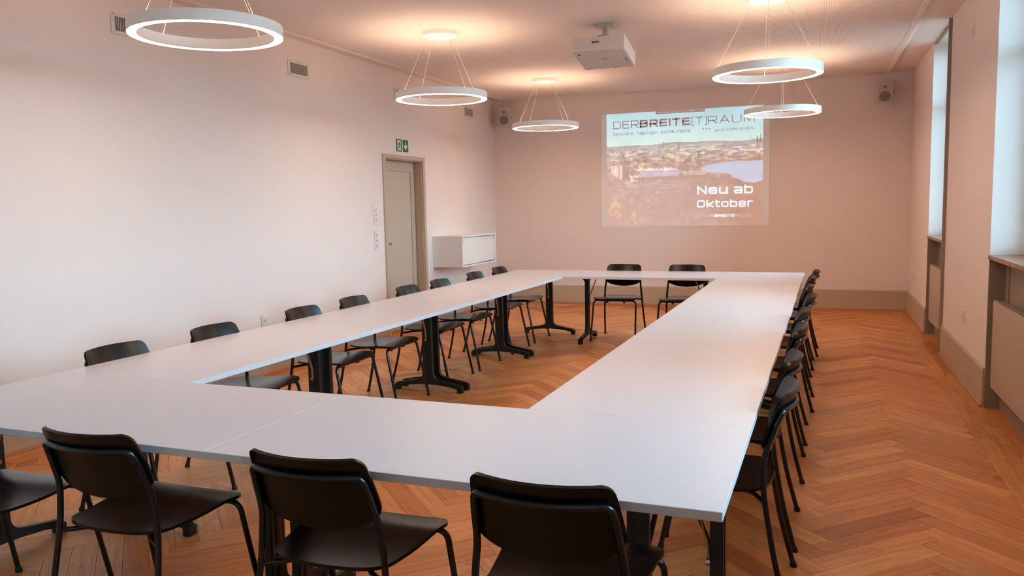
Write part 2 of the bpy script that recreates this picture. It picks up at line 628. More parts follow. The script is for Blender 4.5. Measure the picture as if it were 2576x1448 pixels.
S2 = math.sqrt(2)
U, V = (1 / S2, 1 / S2), (-1 / S2, 1 / S2)
planks = []      # (polygon, grain direction)
g_ = 0.0007


def uvpoly(u0, u1, v0, v1):
    return [(OX + u * U[0] + v * V[0], OY + u * U[1] + v * V[1]) for u, v in ((u0 + g_, v0 + g_), (u1 - g_, v0 + g_), (u1 - g_, v1 - g_), (u0 + g_, v1 - g_))]


for j in range(-8, 9):
    for i in range(-110, 130):
        bu, bv = i * PW + j * PL, i * PW - j * PL
        for poly, gd in ((uvpoly(bu, bu + PL, bv, bv + PW), U),
                         (uvpoly(bu + PL, bu + PL + PW, bv + PW - PL, bv + PW), V)):
            c = clip(poly, HX0, HX1, HY0, HY1)
            if len(c) >= 3 and area(c) > 4e-5:
                planks.append((c, gd))
# straight border boards along the walls and inside the niches
def border(x0, x1, y0, y1, along, ln, off=0.0):
    a0, a1 = (y0, y1) if along == 'y' else (x0, x1)
    a = a0 - off
    while a < a1:
        b__ = min(a + ln, a1)
        s_ = max(a, a0)
        if b__ - s_ > .01:
            q = (x0 + g_, x1 - g_, s_ + g_, b__ - g_) if along == 'y' else (s_ + g_, b__ - g_, y0 + g_, y1 - g_)
            planks.append(([(q[0], q[2]), (q[1], q[2]), (q[1], q[3]), (q[0], q[3])], (0, 1) if along == 'y' else (1, 0)))
        a += ln


border(HX1, 1.232, HY0, YB, 'y', 1.9, .6)
border(1.232, XR, HY0, YB, 'y', 1.7, 1.2)
border(XL + .10, HX0, HY0, YB, 'y', 1.9, .9)
border(XL, XL + .10, HY0, YB, 'y', 1.8, .2)
border(HX0, HX1, HY1, YB - .095, 'x', 1.8, .5)
border(HX0, HX1, YB - .095, YB, 'x', 1.7, 1.1)
for n0, n1 in NICHES:
    border(XR, 1.428, n0, n1, 'y', 1.3)

TH = -0.0125       # the tables stand very slightly askew in the room


def TR(x, y):
    return (x * math.cos(TH) - y * math.sin(TH), x * math.sin(TH) + y * math.cos(TH))


RECTS = [(-3.2, 0, 0, .8), (-3.2, -2.4, .8, 6.95), (-.8, 0, .8, 6.95), (-2.4, -.8, 6.15, 6.95)]


def project(p):
    q = Vector(p) - CAM
    dd = q.dot(FWD)
    if dd < .05: return None
    return (1288 + F_PX * q.dot(RIGHT) / dd, 724 + F_PX * q.dot(DOWN) / dd)


def seen_area(poly):
    """projected size of a plank in the picture, nothing where a table top hides it"""
    pr = [project((x, y, 0)) for x, y in poly]
    if any(p is None for p in pr): return 0
    cp = clip(pr, 0, 2576, 0, 1448)
    if len(cp) < 3: return 0
    vis = 0
    n = len(poly)
    cx, cy = sum(p[0] for p in poly) / n, sum(p[1] for p in poly) / n
    smp = [(cx, cy)] + [((p[0] + cx) / 2, (p[1] + cy) / 2) for p in poly]
    for sx, sy in smp:
        t = (CAM.z - .74) / CAM.z
        hx, hy = CAM.x + (sx - CAM.x) * t, CAM.y + (sy - CAM.y) * t
        tx, ty = hx * math.cos(-TH) - hy * math.sin(-TH), hx * math.sin(-TH) + hy * math.cos(-TH)
        hid = any(a <= tx <= b__ and c <= ty <= e for a, b__, c, e in RECTS)
        vis += 0 if hid else 1
    return area(cp) * vis / len(smp)


OAKS = [srgb(208, 144, 88), srgb(200, 134, 80), srgb(212, 152, 98), srgb(192, 122, 70), srgb(204, 138, 88), srgb(198, 130, 74), srgb(206, 140, 84), srgb(210, 146, 92), srgb(178, 106, 60)]


def plank_geo(poly, gd):
    n = len(poly)
    z0, z1 = -.0158, random.uniform(-.0004, .0002)
    zt = z1
    cx, cy = sum(p[0] for p in poly) / n, sum(p[1] for p in poly) / n
    top_in = []
    for x, y in poly:
        dx, dy = x - cx, y - cy
        l_ = math.hypot(dx, dy)
        k = max(0, 1 - .0011 / max(l_, .002))
        top_in.append((cx + dx * k, cy + dy * k, zt))
    verts = [(x, y, z0) for x, y in poly] + [(x, y, zt - .0007) for x, y in poly] + top_in
    faces = [tuple(range(2 * n, 3 * n))]
    for i in range(n):
        k = (i + 1) % n
        faces.append((i, k, n + k, n + i))
        faces.append((n + i, n + k, 2 * n + k, 2 * n + i))
    ou, ov = random.uniform(0, 40), random.uniform(0, 40)
    uvs = [(x * gd[0] + y * gd[1] + ou, -x * gd[1] + y * gd[0] + ov) for x, y, z in verts]
    c = random.choice(OAKS)
    k = random.uniform(.92, 1.10)
    return verts, faces, uvs, (c[0] * k * 1.04, c[1] * k * .97, c[2] * k * .84, 1)


def geo_mesh(name, verts, faces, uvs, cols):
    me = bpy.data.meshes.new(name)
    me.from_pydata(verts, [], faces)
    uvl = me.uv_layers.new(name='grain')
    li = np.empty(len(me.loops), dtype=np.int32)
    me.loops.foreach_get('vertex_index', li)
    uvl.data.foreach_set('uv', np.array(uvs, dtype=np.float32)[li].ravel())
    at = me.attributes.new('tint', 'FLOAT_COLOR', 'POINT')
    at.data.foreach_set('color', np.array(cols, dtype=np.float32).ravel())
    me.materials.append(M['oak'])
    me.update()
    return me


scored = sorted(((seen_area(p[0]), k) for k, p in enumerate(planks)), reverse=True)
single = {k for a, k in scored[:300] if a > 0}
AV, AF, AU, AC = [], [], [], []
for k, (poly, gd) in enumerate(planks):
    vv, ff, uu, cc = plank_geo(poly, gd)
    if k in single:
        link('plank', geo_mesh('plank', vv, ff, uu, [cc] * len(vv)), floor)
    else:
        o_ = len(AV)
        AV += vv; AF += [tuple(i + o_ for i in f) for f in ff]; AU += uu; AC += [cc] * len(vv)
tag(link('planks_beyond', geo_mesh('planks_beyond', AV, AF, AU, AC), floor), kind='stuff')


# ------------------------------------------------------------------ tables
TOP_Z, TOP_T = 0.74, 0.025


def leg_profile():
    """T-shaped pedestal seen along the table: (w, z), w across the table"""
    hw, z0, zc = .30, .028, TOP_Z - TOP_T - .012
    half = [(hw, z0), (hw, .054), (hw - .01, .061), (.20, .077), (.115, .092)]
    half += [(.042 + .055 * (1 - math.sin(t)), .098 + .060 * (1 - math.cos(t))) for t in np.linspace(.1, math.pi / 2, 7)]
    half += [(.041, .30), (.038, zc - .03), (.038, zc)]
    right = half
    left = [(-w, z) for w, z in reversed(half)]
    under = [(-hw + .035, z0), (-.20, .043), (-.09, .054), (0, .058), (.09, .054), (.20, .043), (hw - .035, z0)]
    return right + left + under


LEGPROF = leg_profile()


def make_leg(parent, lx, inward, inset):
    """lx: position along the table (local x); inward: +1/-1 towards the table middle"""
    bm_ = bmesh.new()
    prism(bm_, LEGPROF, 'x', -.019, .019)
    box(bm_, -.0225, .0225, -.014, .014, .1, .66, bevel=.005)
    es = [e for e in bm_.edges if len(e.link_faces) == 2 and e.calc_face_angle(0) > 1.2 and abs(e.verts[0].co.x - e.verts[1].co.x) < 1e-6 and abs(abs(e.verts[0].co.x) - .019) < 1e-6]
    bmesh.ops.bevel(bm_, geom=es, offset=.004, segments=2, affect='EDGES')
    leg = bm_obj('leg', bm_, M['black_metal'], parent, smooth=True, loc=(lx, 0, 0))
    for s in (-1, 1):
        box_obj('foot_cap', (-.024, .024, s * .285 - .022, s * .285 + .022, 0, .046), M['rubber'], leg, bevel=.006)
    bm_ = bmesh.new()
    zt = TOP_Z - TOP_T
    ob = min(.075, inset - .006)                                       # outer half of the bracket stays under its own top
    prism(bm_, [(-inward * w_, zt - h_) for w_, h_ in ((ob, 0), (-.075, 0), (-.07, .008), (-.03, .026), (-.02, .06), (.02, .06), (min(.035, ob - .003), .036), (min(.055, ob - .002), .03), (ob - .001, .014))], 'y', -.05, .05)
    bm_obj('bracket', bm_, M['black_metal'], leg)
    bm_ = bmesh.new()
    tube(bm_, [(inward * .022, .0, .43), (inward * .030, .0, .50), (inward * .115, .0, zt - .004)], .0065, 8)
    tube(bm_, [(inward * .019, .0, .43), (inward * .034, .0, .43)], .012, 8)
    tag(bm_obj('folding_strut', bm_, M['chrome'], leg, smooth=True), 'bright metal folding strut beside the column')
    return leg


def make_table(cx, cy, length, along, label, group, legs=(True, True), inset=(.06, .06)):
    px, py = TR(cx, cy)
    t = empty('conference_table', (px, py, 0), TH + (math.pi / 2 if along == 'y' else 0), label, 'table', group)
    h = length / 2 - .0004
    bm_ = bmesh.new()
    box(bm_, -h, h, -.3996, .3996, TOP_Z - TOP_T, TOP_Z, bevel=.0012, seg=1)
    bm_.faces.ensure_lookup_table()
    for f in bm_.faces:
        f.material_index = 0 if abs(f.normal.z) > .9 else 1
    bm_obj('tabletop', bm_, [M['table'], M['edge']], t)
    box_obj('underframe', (-h + .12, h - .12, -.02, .02, TOP_Z - TOP_T - .03, TOP_Z - TOP_T), M['black_metal'], t)
    if legs[0]: make_leg(t, -length / 2 + inset[0], 1, inset[0])
    if legs[1]: make_leg(t, length / 2 - inset[1], -1, inset[1])
    return t


RING = 'white tables set in a closed rectangle'
make_table(-.8, .4, 1.6, 'x', 'white table at the right of the near row, three chair backs against its front', RING)
make_table(-2.4, .4, 1.6, 'x', 'white table at the bottom left, left half of the near row', RING)
ly = [.8, 2.337, 3.875, 5.412, 6.95]
names_l = ['white table of the left row nearest the camera, meeting the near row',
           'second white table of the left row counted from the camera',
           'third white table of the left row, in front of the door',
           'white table at the far end of the left row near the wall cabinet']
for i in range(4):
    make_table(-2.8, (ly[i] + ly[i + 1]) / 2, ly[i + 1] - ly[i], 'y', names_l[i], RING)
ry = [.8, 2.364, 3.93, 5.56, 6.95]
names_r = ['white table of the right row nearest the camera, meeting the near row',
           'second white table of the right row counted from the camera',
           'third white table of the right row counted from the camera',
           'white table at the far right corner of the rectangle']
for i in range(4):
    make_table(-.4, (ry[i] + ry[i + 1]) / 2, ry[i + 1] - ry[i], 'y', names_r[i], RING)
make_table(-1.6, 6.55, 1.6, 'x', 'white table closing the far end, two chairs facing the camera behind it', RING, inset=(.16, .16))


# ------------------------------------------------------------------ chairs
def back_y(x, z):
    """mid surface of the backrest board"""
    k = (z - .57) / .235
    return -.148 - .056 * k - .016 * k * k - (.034 + .026 * k) * (1 - (x / .205) ** 2)


def back_hw(z):
    if z < .655:
        t = (.655 - z) / .085
        return .209 * max(0.0, 1 - t ** 2.2) ** (1 / 2.0)
    if z < .772:
        return .209 - .014 * ((z - .655) / .117) ** 1.3
    t = (z - .772) / .035
    return .195 - .034 * (1 - math.sqrt(max(0, 1 - t * t)))


def make_board(name, rows, half, pos, thick, material, parent, nu=18):
    """curved plywood board: rows along one axis, half(row) gives half width, pos(x,row) gives (point)"""
    bm_ = bmesh.new()
    F, B = [], []
    for r in rows:
        h = max(half(r), 1e-4)
        F.append([pos(h * (2 * k / nu - 1), r) for k in range(nu + 1)])
    def nrm(i, k):
        a = F[min(i + 1, len(F) - 1)][k] - F[max(i - 1, 0)][k]
        b__ = F[i][min(k + 1, nu)] - F[i][max(k - 1, 0)]
        n_ = a.cross(b__)
        return n_.normalized() if n_.length > 1e-9 else None
    N = [[nrm(i, k) for k in range(nu + 1)] for i in range(len(F))]
    ref = N[len(F) // 2][nu // 2]
    for i in range(len(F)):
        for k in range(nu + 1):
            if N[i][k] is None or N[i][k].length < .5: N[i][k] = ref
    va = [[bm_.verts.new(F[i][k] + N[i][k] * thick / 2) for k in range(nu + 1)] for i in range(len(F))]
    vb = [[bm_.verts.new(F[i][k] - N[i][k] * thick / 2) for k in range(nu + 1)] for i in range(len(F))]
    m_ = len(F) - 1
    for i in range(m_):
        for k in range(nu):
            bm_.faces.new((va[i][k], va[i][k + 1], va[i + 1][k + 1], va[i + 1][k]))
            bm_.faces.new((vb[i + 1][k], vb[i + 1][k + 1], vb[i][k + 1], vb[i][k]))
        bm_.faces.new((va[i + 1][0], vb[i + 1][0], vb[i][0], va[i][0]))
        bm_.faces.new((va[i][nu], vb[i][nu], vb[i + 1][nu], va[i + 1][nu]))
    for k in range(nu):
        bm_.faces.new((va[0][k], vb[0][k], vb[0][k + 1], va[0][k + 1]))
        bm_.faces.new((va[m_][k + 1], vb[m_][k + 1], vb[m_][k], va[m_][k]))
    bmesh.ops.remove_doubles(bm_, verts=bm_.verts, dist=2e-5)
    return bm_obj(name, bm_, material, parent, smooth=True)


def seat_hw(y):
    if y < -.09:
        t = (-.09 - y) / .105
        return .205 * max(0.0, 1 - t ** 2.6) ** (1 / 2.6)
    if y < .175:
        return .205 + .035 * ((y + .09) / .265) ** 0.9
    t = (y - .175) / .06
    return .24 - .06 * (1 - math.sqrt(max(0, 1 - t * t)))


def seat_z(x, y):
    z = .464 - .012 * max(0, 1 - ((y + .05) / .16) ** 2) + .006 * (x / .24) ** 2
    if y > .13: z -= .9 * (y - .13) ** 2
    return z


def spaced(a, b_, n, p=1.0):
    ts = [(1 - math.cos(math.pi * k / n)) / 2 for k in range(n + 1)]
    return [a + (b_ - a) * t for t in ts]


def make_chair():
    c = empty('stacking_chair')
    rows = spaced(.5701, .8069, 26)
    make_board('backrest', rows, back_hw, lambda x, z: Vector((x, back_y(x, z), z)), .010, M['ply'], c)
    rows = spaced(-.1949, .2349, 26)
    make_board('seat', rows, seat_hw, lambda x, y: Vector((x, y, seat_z(x, y))), .011, M['ply'], c)
    R_ = .0105
    # rear leg and back frame share one bent tube
    low = lambda s: [(s * .240, -.262, .012), (s * .229, -.214, .20), (s * .2185, -.181, .38), (s * .2135, -.1705, .455)]
    up_ = lambda s: [(s * .2135, -.1705, .455), (s * .208, -.1685, .53), (s * .200, back_y(.2, .60) - .017, .60), (s * .191, back_y(.19, .70) - .0165, .70)]
    for s in (-1, 1):
        bm_ = bmesh.new()
        tube(bm_, catmull(low(s), 5), R_, 10)
        leg = bm_obj('leg', bm_, M['tube'], c, smooth=True)
        bm_ = bmesh.new(); tube(bm_, [(s * .2405, -.2645, .0), (s * .2405, -.2645, .004), (s * .2395, -.260, .02), (s * .2392, -.258, .024)], .013, 10, radii=[.0135, .015, .0125, .0105])
        bm_obj('glide', bm_, M['rubber'], leg, smooth=True)
    a = catmull(up_(-1), 4)
    b_ = list(reversed(catmull(up_(1), 4)))
    zt = .752
    tops = [Vector((x, back_y(x, zt) - .0165, zt)) for x in (-.182, -.14, -.07, 0, .07, .14, .182)]
    pts_ = a[:-1] + rounded([a[-1], tops[0], tops[1]], .045)[:-1] + tops[1:-1][0:0] + [tops[1], tops[2], tops[3], tops[4]] + rounded([tops[5], tops[6], b_[0]], .045) + b_[1:]
    bm_ = bmesh.new(); tube(bm_, pts_, R_, 10)
    bm_obj('back_frame', bm_, M['tube'], c, smooth=True)
    ZR = .4445
    for s in (-1, 1):
        # front leg, bent inwards at the top into the rail under the seat front
        bm_ = bmesh.new()
        tube(bm_, rounded([(s * .15, .188, ZR), (s * .235, .190, ZR), (s * .250, .28, .012)], .045, 8), R_, 10)
        leg = bm_obj('leg', bm_, M['tube'], c, smooth=True)
        bm_ = bmesh.new(); tube(bm_, [(s * .2503, .2815, .0), (s * .2503, .2815, .004), (s * .2497, .278, .02), (s * .2496, .2775, .024)], .013, 10, radii=[.0135, .015, .0125, .0105])
        bm_obj('glide', bm_, M['rubber'], leg, smooth=True)
        # seat support from the rear leg, inwards and forwards under the seat
        bm_ = bmesh.new()
        tube(bm_, rounded([(s * .214, -.171, .425), (s * .12, -.118, .430), (s * .095, .02, .436), (s * .095, .188, ZR - .004)], .05, 6), .009, 10)
        bm_obj('seat_support', bm_, M['tube'], c, smooth=True)
        for yb in (-.02, .15):
            box_obj('stacking_buffer', (s * .095 - .011, s * .095 + .011, yb - .011, yb + .011, .413, .428), M['rubber'], c, bevel=.003)
    bm_ = bmesh.new(); tube(bm_, [(-.15, .188, ZR), (.15, .188, ZR)], R_, 10)
    bm_obj('front_rail', bm_, M['tube'], c, smooth=True)
    return c


CHG = 'black chairs around the tables'
chairs = []
PI = math.pi
near = [(-2.655, .085, 3, 'black chair at the bottom left corner, mostly cut off, grey light on its seat'),
        (-1.972, .148, 0, 'black chair in front of the near row, left of the table seam'),
        (-1.143, .150, 0, 'middle black chair of the near row, right of the table seam'),
        (-.44, .150, 0, 'black chair at the bottom centre right, next to the near table corner')]
for x, y, a, l in near: chairs.append((x, y, math.radians(a), l))
lefts = [(-2.995, 1.20), (-2.985, 1.92), (-2.972, 2.80), (-2.965, 3.46), (-2.953, 4.32), (-2.94, 4.95), (-2.94, 5.79), (-2.94, 6.48)]
ln = ['black chair of the left row nearest the camera, at the left picture edge',
      'black chair of the left row, second from the camera, left of the wall socket',
      'black chair of the left row just right of the low wall socket',
      'black chair of the left row left of the door, fourth from the camera',
      'black chair of the left row right in front of the door',
      'black chair of the left row just right of the door, below the cabinet edge',
      'black chair of the left row under the white wall cabinet',
      'farthest black chair of the left row, in the far corner']
for (x, y), l in zip(lefts, ln): chairs.append((x, y, -PI / 2, l))
rights = [(-.13, 1.17), (-.13, 1.80), (-.115, 2.69), (-.11, 3.40), (-.075, 4.23), (-.095, 4.95), (-.08, 5.73), (-.045, 6.40)]
rn = ['black chair of the right row nearest the camera', 'second black chair of the right row from the camera',
      'third black chair of the right row from the camera', 'fourth black chair of the right row from the camera',
      'fifth black chair of the right row from the camera', 'sixth black chair of the right row from the camera',
      'seventh black chair of the right row from the camera', 'farthest black chair of the right row']
for (x, y), l in zip(rights, rn): chairs.append((x, y, PI / 2, l))
chairs.append((-1.85, 6.785, PI - math.radians(2), 'left of the two black chairs behind the far table, below the projected picture'))
chairs.append((-1.136, 6.785, PI, 'right of the two black chairs behind the far table, partly hidden by the right row'))
proto = make_chair()
for i, (x, y, a, l) in enumerate(chairs):
    o = proto if i == 0 else copy_tree(proto)
    o.location = (x, y, 0)
    o.rotation_euler = (0, 0, a)
    tag(o, l, 'chair', CHG)


# ------------------------------------------------------------------ ring pendant lamps
def make_lamp():
    c = empty('ring_pendant_lamp')
    Ro, Ri, hz_ = .425, .371, .031
    bm_ = bmesh.new()
    lathe(bm_, [(Ro, -hz_), (Ro, hz_), (Ro - .006, hz_), (Ro - .006, hz_ - .012), (Ri + .005, hz_ - .012), (Ri + .005, hz_), (Ri, hz_), (Ri, -hz_), (Ri + .003, -hz_), (Ri + .003, -hz_ + .004), (Ro - .003, -hz_ + .004), (Ro - .003, -hz_)], 96)
    bm_obj('ring_body', bm_, M['lampwhite'], c, smooth=True)
    bm_ = bmesh.new(); lathe(bm_, [(Ri + .0035, -hz_ + .003), (Ro - .0035, -hz_ + .003), (Ro - .0035, -hz_ + .0005), (Ri + .0035, -hz_ + .0005)], 96)
    bm_obj('diffuser', bm_, M['glow_down'], c)
    bm_ = bmesh.new(); lathe(bm_, [(Ri + .006, hz_ - .011), (Ro - .007, hz_ - .011), (Ro - .007, hz_ - .008), (Ri + .006, hz_ - .008)], 96)
    bm_obj('uplight_strip', bm_, M['glow_up'], c)
    return c


def finish_lamp(c, z, rot, r_c=.155):
    H = ZC - z
    bm_ = bmesh.new()
    lathe(bm_, [(.001, H), (r_c, H), (r_c, H - .034), (r_c - .004, H - .038), (.001, H - .038)], 48)
    bm_obj('canopy', bm_, M['lampwhite'], c, smooth=True)
    for k in range(4):
        t = math.radians(rot + 90 * k)
        bm_ = bmesh.new()
        tube(bm_, [(.13 * math.cos(t), .13 * math.sin(t), H - .037), (.398 * math.cos(t), .398 * math.sin(t), .022)], .0016, 6)
        bm_obj('suspension_cable', bm_, M['cable'], c)


lp = make_lamp()
lamps = [((-3.11, 1.895, 2.53), 'ring lamp at the upper left, the largest one in the picture'),
         ((-3.09, 4.955, 2.52), 'middle ring lamp of the left line, above the exit sign'),
         ((-3.095, 8.03, 2.513), 'farthest ring lamp of the left line, beside the corner loudspeaker'),
         ((-.196, 4.915, 2.515), 'nearer ring lamp on the right, against the ceiling'),
         ((-.202, 7.99, 2.517), 'farther ring lamp on the right, overlapping the projected picture'),
         ((-.2, 1.70, 2.53), 'ring lamp of the right line over the near tables, above the picture edge')]
for i, (loc, l) in enumerate(lamps):
    o = lp if i == 0 else copy_tree(lp)
    o.location = loc
    tag(o, l, 'lamp', 'ring pendant lamps')
for o, rot_ in zip([x for x in COL.objects if x.name.startswith('ring_pendant_lamp')], (80, 58, 53, 6, 4, 10, 45, 20)):
    finish_lamp(o, o.location.z, rot_)


# ------------------------------------------------------------------ lettering helpers
def arc(cx, cy, rx, ry, a0, a1, n=6):
    return [(cx + rx * math.cos(math.radians(a0 + (a1 - a0) * k / n)), cy + ry * math.sin(math.radians(a0 + (a1 - a0) * k / n))) for k in range(n + 1)]


def rbox(x0, y0, x1, y1, r):
    return arc(x1 - r, y1 - r, r, r, 90, 0) + arc(x1 - r, y0 + r, r, r, 0, -90) + arc(x0 + r, y0 + r, r, r, 270, 180) + arc(x0 + r, y1 - r, r, r, 180, 90)


XH = .78


def glyph(ch):
    """wide square letter strokes; returns (advance width, [polylines])"""
    W_ = 1.05
    r = .2
    x = .92
    xr = .2
    G = {
        'D': (W_, [[(0, 0)] + arc(W_ - .28, .28, .28, .28, -90, 0) + arc(W_ - .28, .72, .28, .28, 0, 90) + [(0, 1), (0, -.0)]]),
        'E': (.9, [[(.9, 0), (0, 0), (0, 1), (.9, 1)], [(0, .52), (.84, .52)]]),
        'R': (1.0, [[(0, 0), (0, 1)] + arc(.8, .8, .2, .2, 90, 0) + arc(.8, .62, .2, .2, 0, -90) + [(0, .42)], [(.55, .42), (1.0, 0)]]),
        'B': (1.0, [[(0, 0), (0, 1)] + arc(.76, .78, .2, .22, 90, -40) + [(.72, .53), (0, .53)], [(.7, .53)] + arc(.8, .27, .2, .27, 60, -90) + [(0, 0)]]),
        'I': (.0, [[(0, 0), (0, 1)]]),
        'T': (1.0, [[(0, 1), (1.0, 1)], [(.5, 1), (.5, 0)]]),
        '(': (.22, [[(.22, 1.08)] + arc(.2, .9, .2, .18, 90, 180) + arc(.2, .06, .2, .18, 180, 270) + [(.22, -.12)]]),
        ')': (.22, [[(0, 1.08)] + arc(.02, .9, .2, .18, 90, 0) + arc(.02, .06, .2, .18, 0, -90) + [(0, -.12)]]),
        'A': (1.15, [[(0, 0), (.575, 1), (1.15, 0)], [(.22, .34), (.93, .34)]]),
        'U': (1.05, [[(0, 1)] + arc(.26, .26, .26, .26, 180, 270) + arc(.79, .26, .26, .26, 270, 360) + [(1.05, 1)]]),
        'M': (1.2, [[(0, 0), (0, 1), (.6, .12), (1.2, 1), (1.2, 0)]]),
        'N': (1.05, [[(0, 0), (0, 1), (1.05, 0), (1.05, 1)]]),
        'S': (1.0, [[(1.0, .72)] + arc(.8, .82, .2, .18, 0, 90) + arc(.2, .8, .2, .2, 90, 180) + arc(.2, .7, .2, .18, 180, 270) + arc(.8, .32, .2, .2, 90, 0) + arc(.8, .2, .2, .2, 0, -90) + arc(.2, .2, .2, .2, 270, 180) + [(0, .28)]]),
        'H': (1.0, [[(0, 0), (0, 1)], [(1, 0), (1, 1)], [(0, .52), (1, .52)]]),
        'L': (.85, [[(0, 1), (0, 0), (.85, 0)]]),
        'O': (1.1, [rbox(0, 0, 1.1, 1, .28) + [(.82, 1.0)]]),
        'K': (1.0, [[(0, 0), (0, 1)], [(1, 1), (.32, .5), (1, 0)], [(0, .5), (.32, .5)]]),
        'F': (.88, [[(0, 0), (0, 1), (.88, 1)], [(0, .5), (.8, .5)]]),
        'e': (x, [[(0, XH * .52), (x, XH * .52)] + arc(x - xr, XH - xr, xr, xr, 0, 90) + arc(xr, XH - xr, xr, xr, 90, 180) + arc(xr, xr, xr, xr, 180, 270) + arc(x - xr, xr, xr, xr, 270, 340)]),
        'u': (x, [[(0, XH)] + arc(xr, xr, xr, xr, 180, 270) + [(x, 0)], [(x, 0), (x, XH)]]),
        'a': (x, [[(.05, XH)] + arc(x - xr, XH - xr, xr, xr, 90, 0) + [(x, 0)] + arc(.18, .19, .18, .19, 270, 90) + [(x, .40)]]),
        'b': (x, [[(0, 1), (0, 0)] + arc(x - xr, xr, xr, xr, -90, 0) + arc(x - xr, XH - xr, xr, xr, 0, 90) + [(0, XH)]]),
        'k': (x, [[(0, 0), (0, 1)], [(x, XH), (.25, .38), (x, 0)], [(0, .38), (.25, .38)]]),
        't': (.55, [[(.12, 1.0)] + arc(.32, .2, .2, .2, 180, 270) + [(.55, 0)], [(0, XH), (.55, XH)]]),
        'o': (x, [rbox(0, 0, x, XH, xr) + [(x - xr, XH)]]),
        'r': (.6, [[(0, 0), (0, XH)], [(0, XH - .16)] + arc(.2, XH - .2, .2, .2, 180, 90) + [(.6, XH)]]),
        'y': (x, [[(0, XH), (x / 2, 0)], [(x, XH), (x * .4, -.26), (.1, -.26)]]),
        'n': (x, [[(0, 0), (0, XH), (x - xr, XH)] + arc(x - xr, XH - xr, xr, xr, 90, 0) + [(x, 0)]]),
        'm': (1.25, [[(0, 0), (0, XH), (1.05, XH)] + arc(1.05, XH - xr, xr, xr, 90, 0) + [(1.25, 0)], [(.625, 0), (.625, XH)]]),
        'i': (.0, [[(0, 0), (0, XH)], [(0, .92), (0, 1.02)]]),
        'g': (x, [[(x, XH), (x, -.1)] + arc(x - xr, -.1, xr, .16, 0, -90) + [(.1, -.26)], [(x, XH)] + arc(xr, XH - xr, xr, xr, 90, 180) + arc(xr, xr, xr, xr, 180, 270) + [(x, 0)]]),
        's': (x, [[(x, XH * .78), (x - .1, XH), (xr * .6, XH), (0, XH * .78), (.12, XH * .52), (x - .12, XH * .48), (x, XH * .22), (x - .1, 0), (.12, 0), (0, XH * .22)]]),
        ',': (.0, [[(.05, .06), (-.05, -.14)]]),
    }
    return G[ch]


def stroke_text(bm_, text, x0, x1, z0, cap, weight, gap=.34, space=.7, y=0.0):
    """lay strokes in the (x,z) plane between x0 and x1; weight is the stroke width in units of cap height"""
    wtot, items = 0.0, []
    for i, ch in enumerate(text):
        if ch == ' ':
            wtot += space
            continue
        adv, st = glyph(ch)
        items.append((wtot, st))
        wtot += adv + gap + weight
    wtot -= gap
    sx = (x1 - x0) / wtot
    hw_ = weight * cap / 2
    for off, st in items:
        for pl in st:
            p = [Vector((x0 + (off + weight / 2 + a) * sx, z0 + hw_ + b__ * (cap - 2 * hw_) if True else 0)) for a, b__ in pl]
            q = [p[0]]
            for v in p[1:]:
                if (v - q[-1]).length > 1e-5: q.append(v)
            p = q
            n_ = len(p)
            L_, R2 = [], []
            closed = (p[0] - p[-1]).length < 1e-4
            for i in range(n_):
                d1 = (p[i] - p[i - 1]).normalized() if i > 0 else ((p[0] - p[-2]).normalized() if closed else None)
                d2 = (p[i + 1] - p[i]).normalized() if i < n_ - 1 else ((p[1] - p[0]).normalized() if closed else None)
                d1 = d1 or d2; d2 = d2 or d1
                n1, n2 = Vector((-d1.y, d1.x)), Vector((-d2.y, d2.x))
                m_ = n1 + n2
                if m_.length < 1e-3: m_ = n1.copy()
                m_.normalize()
                k_ = hw_ / max(.45, m_.dot(n1))
                e_ = Vector((0, 0))
                if not closed and i == 0: e_ = -d2 * hw_ * .98
                if not closed and i == n_ - 1: e_ = d1 * hw_ * .98
                L_.append(bm_.verts.new((p[i].x + e_.x + m_.x * k_, y, p[i].y + e_.y + m_.y * k_)))
                R2.append(bm_.verts.new((p[i].x + e_.x - m_.x * k_, y, p[i].y + e_.y - m_.y * k_)))
            for i in range(n_ - 1):
                bm_.faces.new((L_[i], R2[i], R2[i + 1], L_[i + 1]))


def font_mesh(text, height, shear=0.0, offset=0.0, width=None):
    """built-in font text as a mesh in the XY plane, origin at the left of the baseline"""
    cu = bpy.data.curves.new('lettering', 'FONT')
    cu.body = text
    cu.size = height / .72
    cu.shear = shear
    cu.offset = offset
    ob = bpy.data.objects.new('lettering', cu)
    COL.objects.link(ob)
    dg = bpy.context.evaluated_depsgraph_get()
    me = bpy.data.meshes.new_from_object(ob.evaluated_get(dg))
    bpy.data.objects.remove(ob)
    bpy.data.curves.remove(cu)
    if width:
        xs = [v.co.x for v in me.vertices]
        a, b__ = min(xs), max(xs)
        for v in me.vertices:
            v.co.x = (v.co.x - a) * width / (b__ - a)
    return me


# ------------------------------------------------------------------ projected slide on the back wall
def projected(name, estr):
    """wall paint that carries projected light given by a colour attribute"""
    m = bpy.data.materials.new(name)
    m.use_nodes = True
    nt = m.node_tree
    b__ = nt.nodes['Principled BSDF']
    b__.inputs['Base Color'].default_value = WALLC
    b__.inputs['Roughness'].default_value = .85
    b__.inputs['Specular IOR Level'].default_value = .2
    at = nt.nodes.new('ShaderNodeAttribute')
    at.attribute_name = 'light'
    nt.links.new(at.outputs['Color'], b__.inputs['Emission Color'])
    b__.inputs['Emission Strength'].default_value = estr
    return m


M['beam'] = projected('projected_light', .48)
M['beam_white'] = mat('projected_white', WALLC, .85, spec=.2, emit=(.55, .84, 1.0, 1), estr=.36)
M['beam_soft'] = mat('projected_soft_white', WALLC, .85, spec=.2, emit=(.55, .72, .80, 1), estr=.22)
M['beam_dark'] = mat('projected_dark', WALLC, .85, spec=.2, emit=(.02, .02, .025, 1), estr=.3)

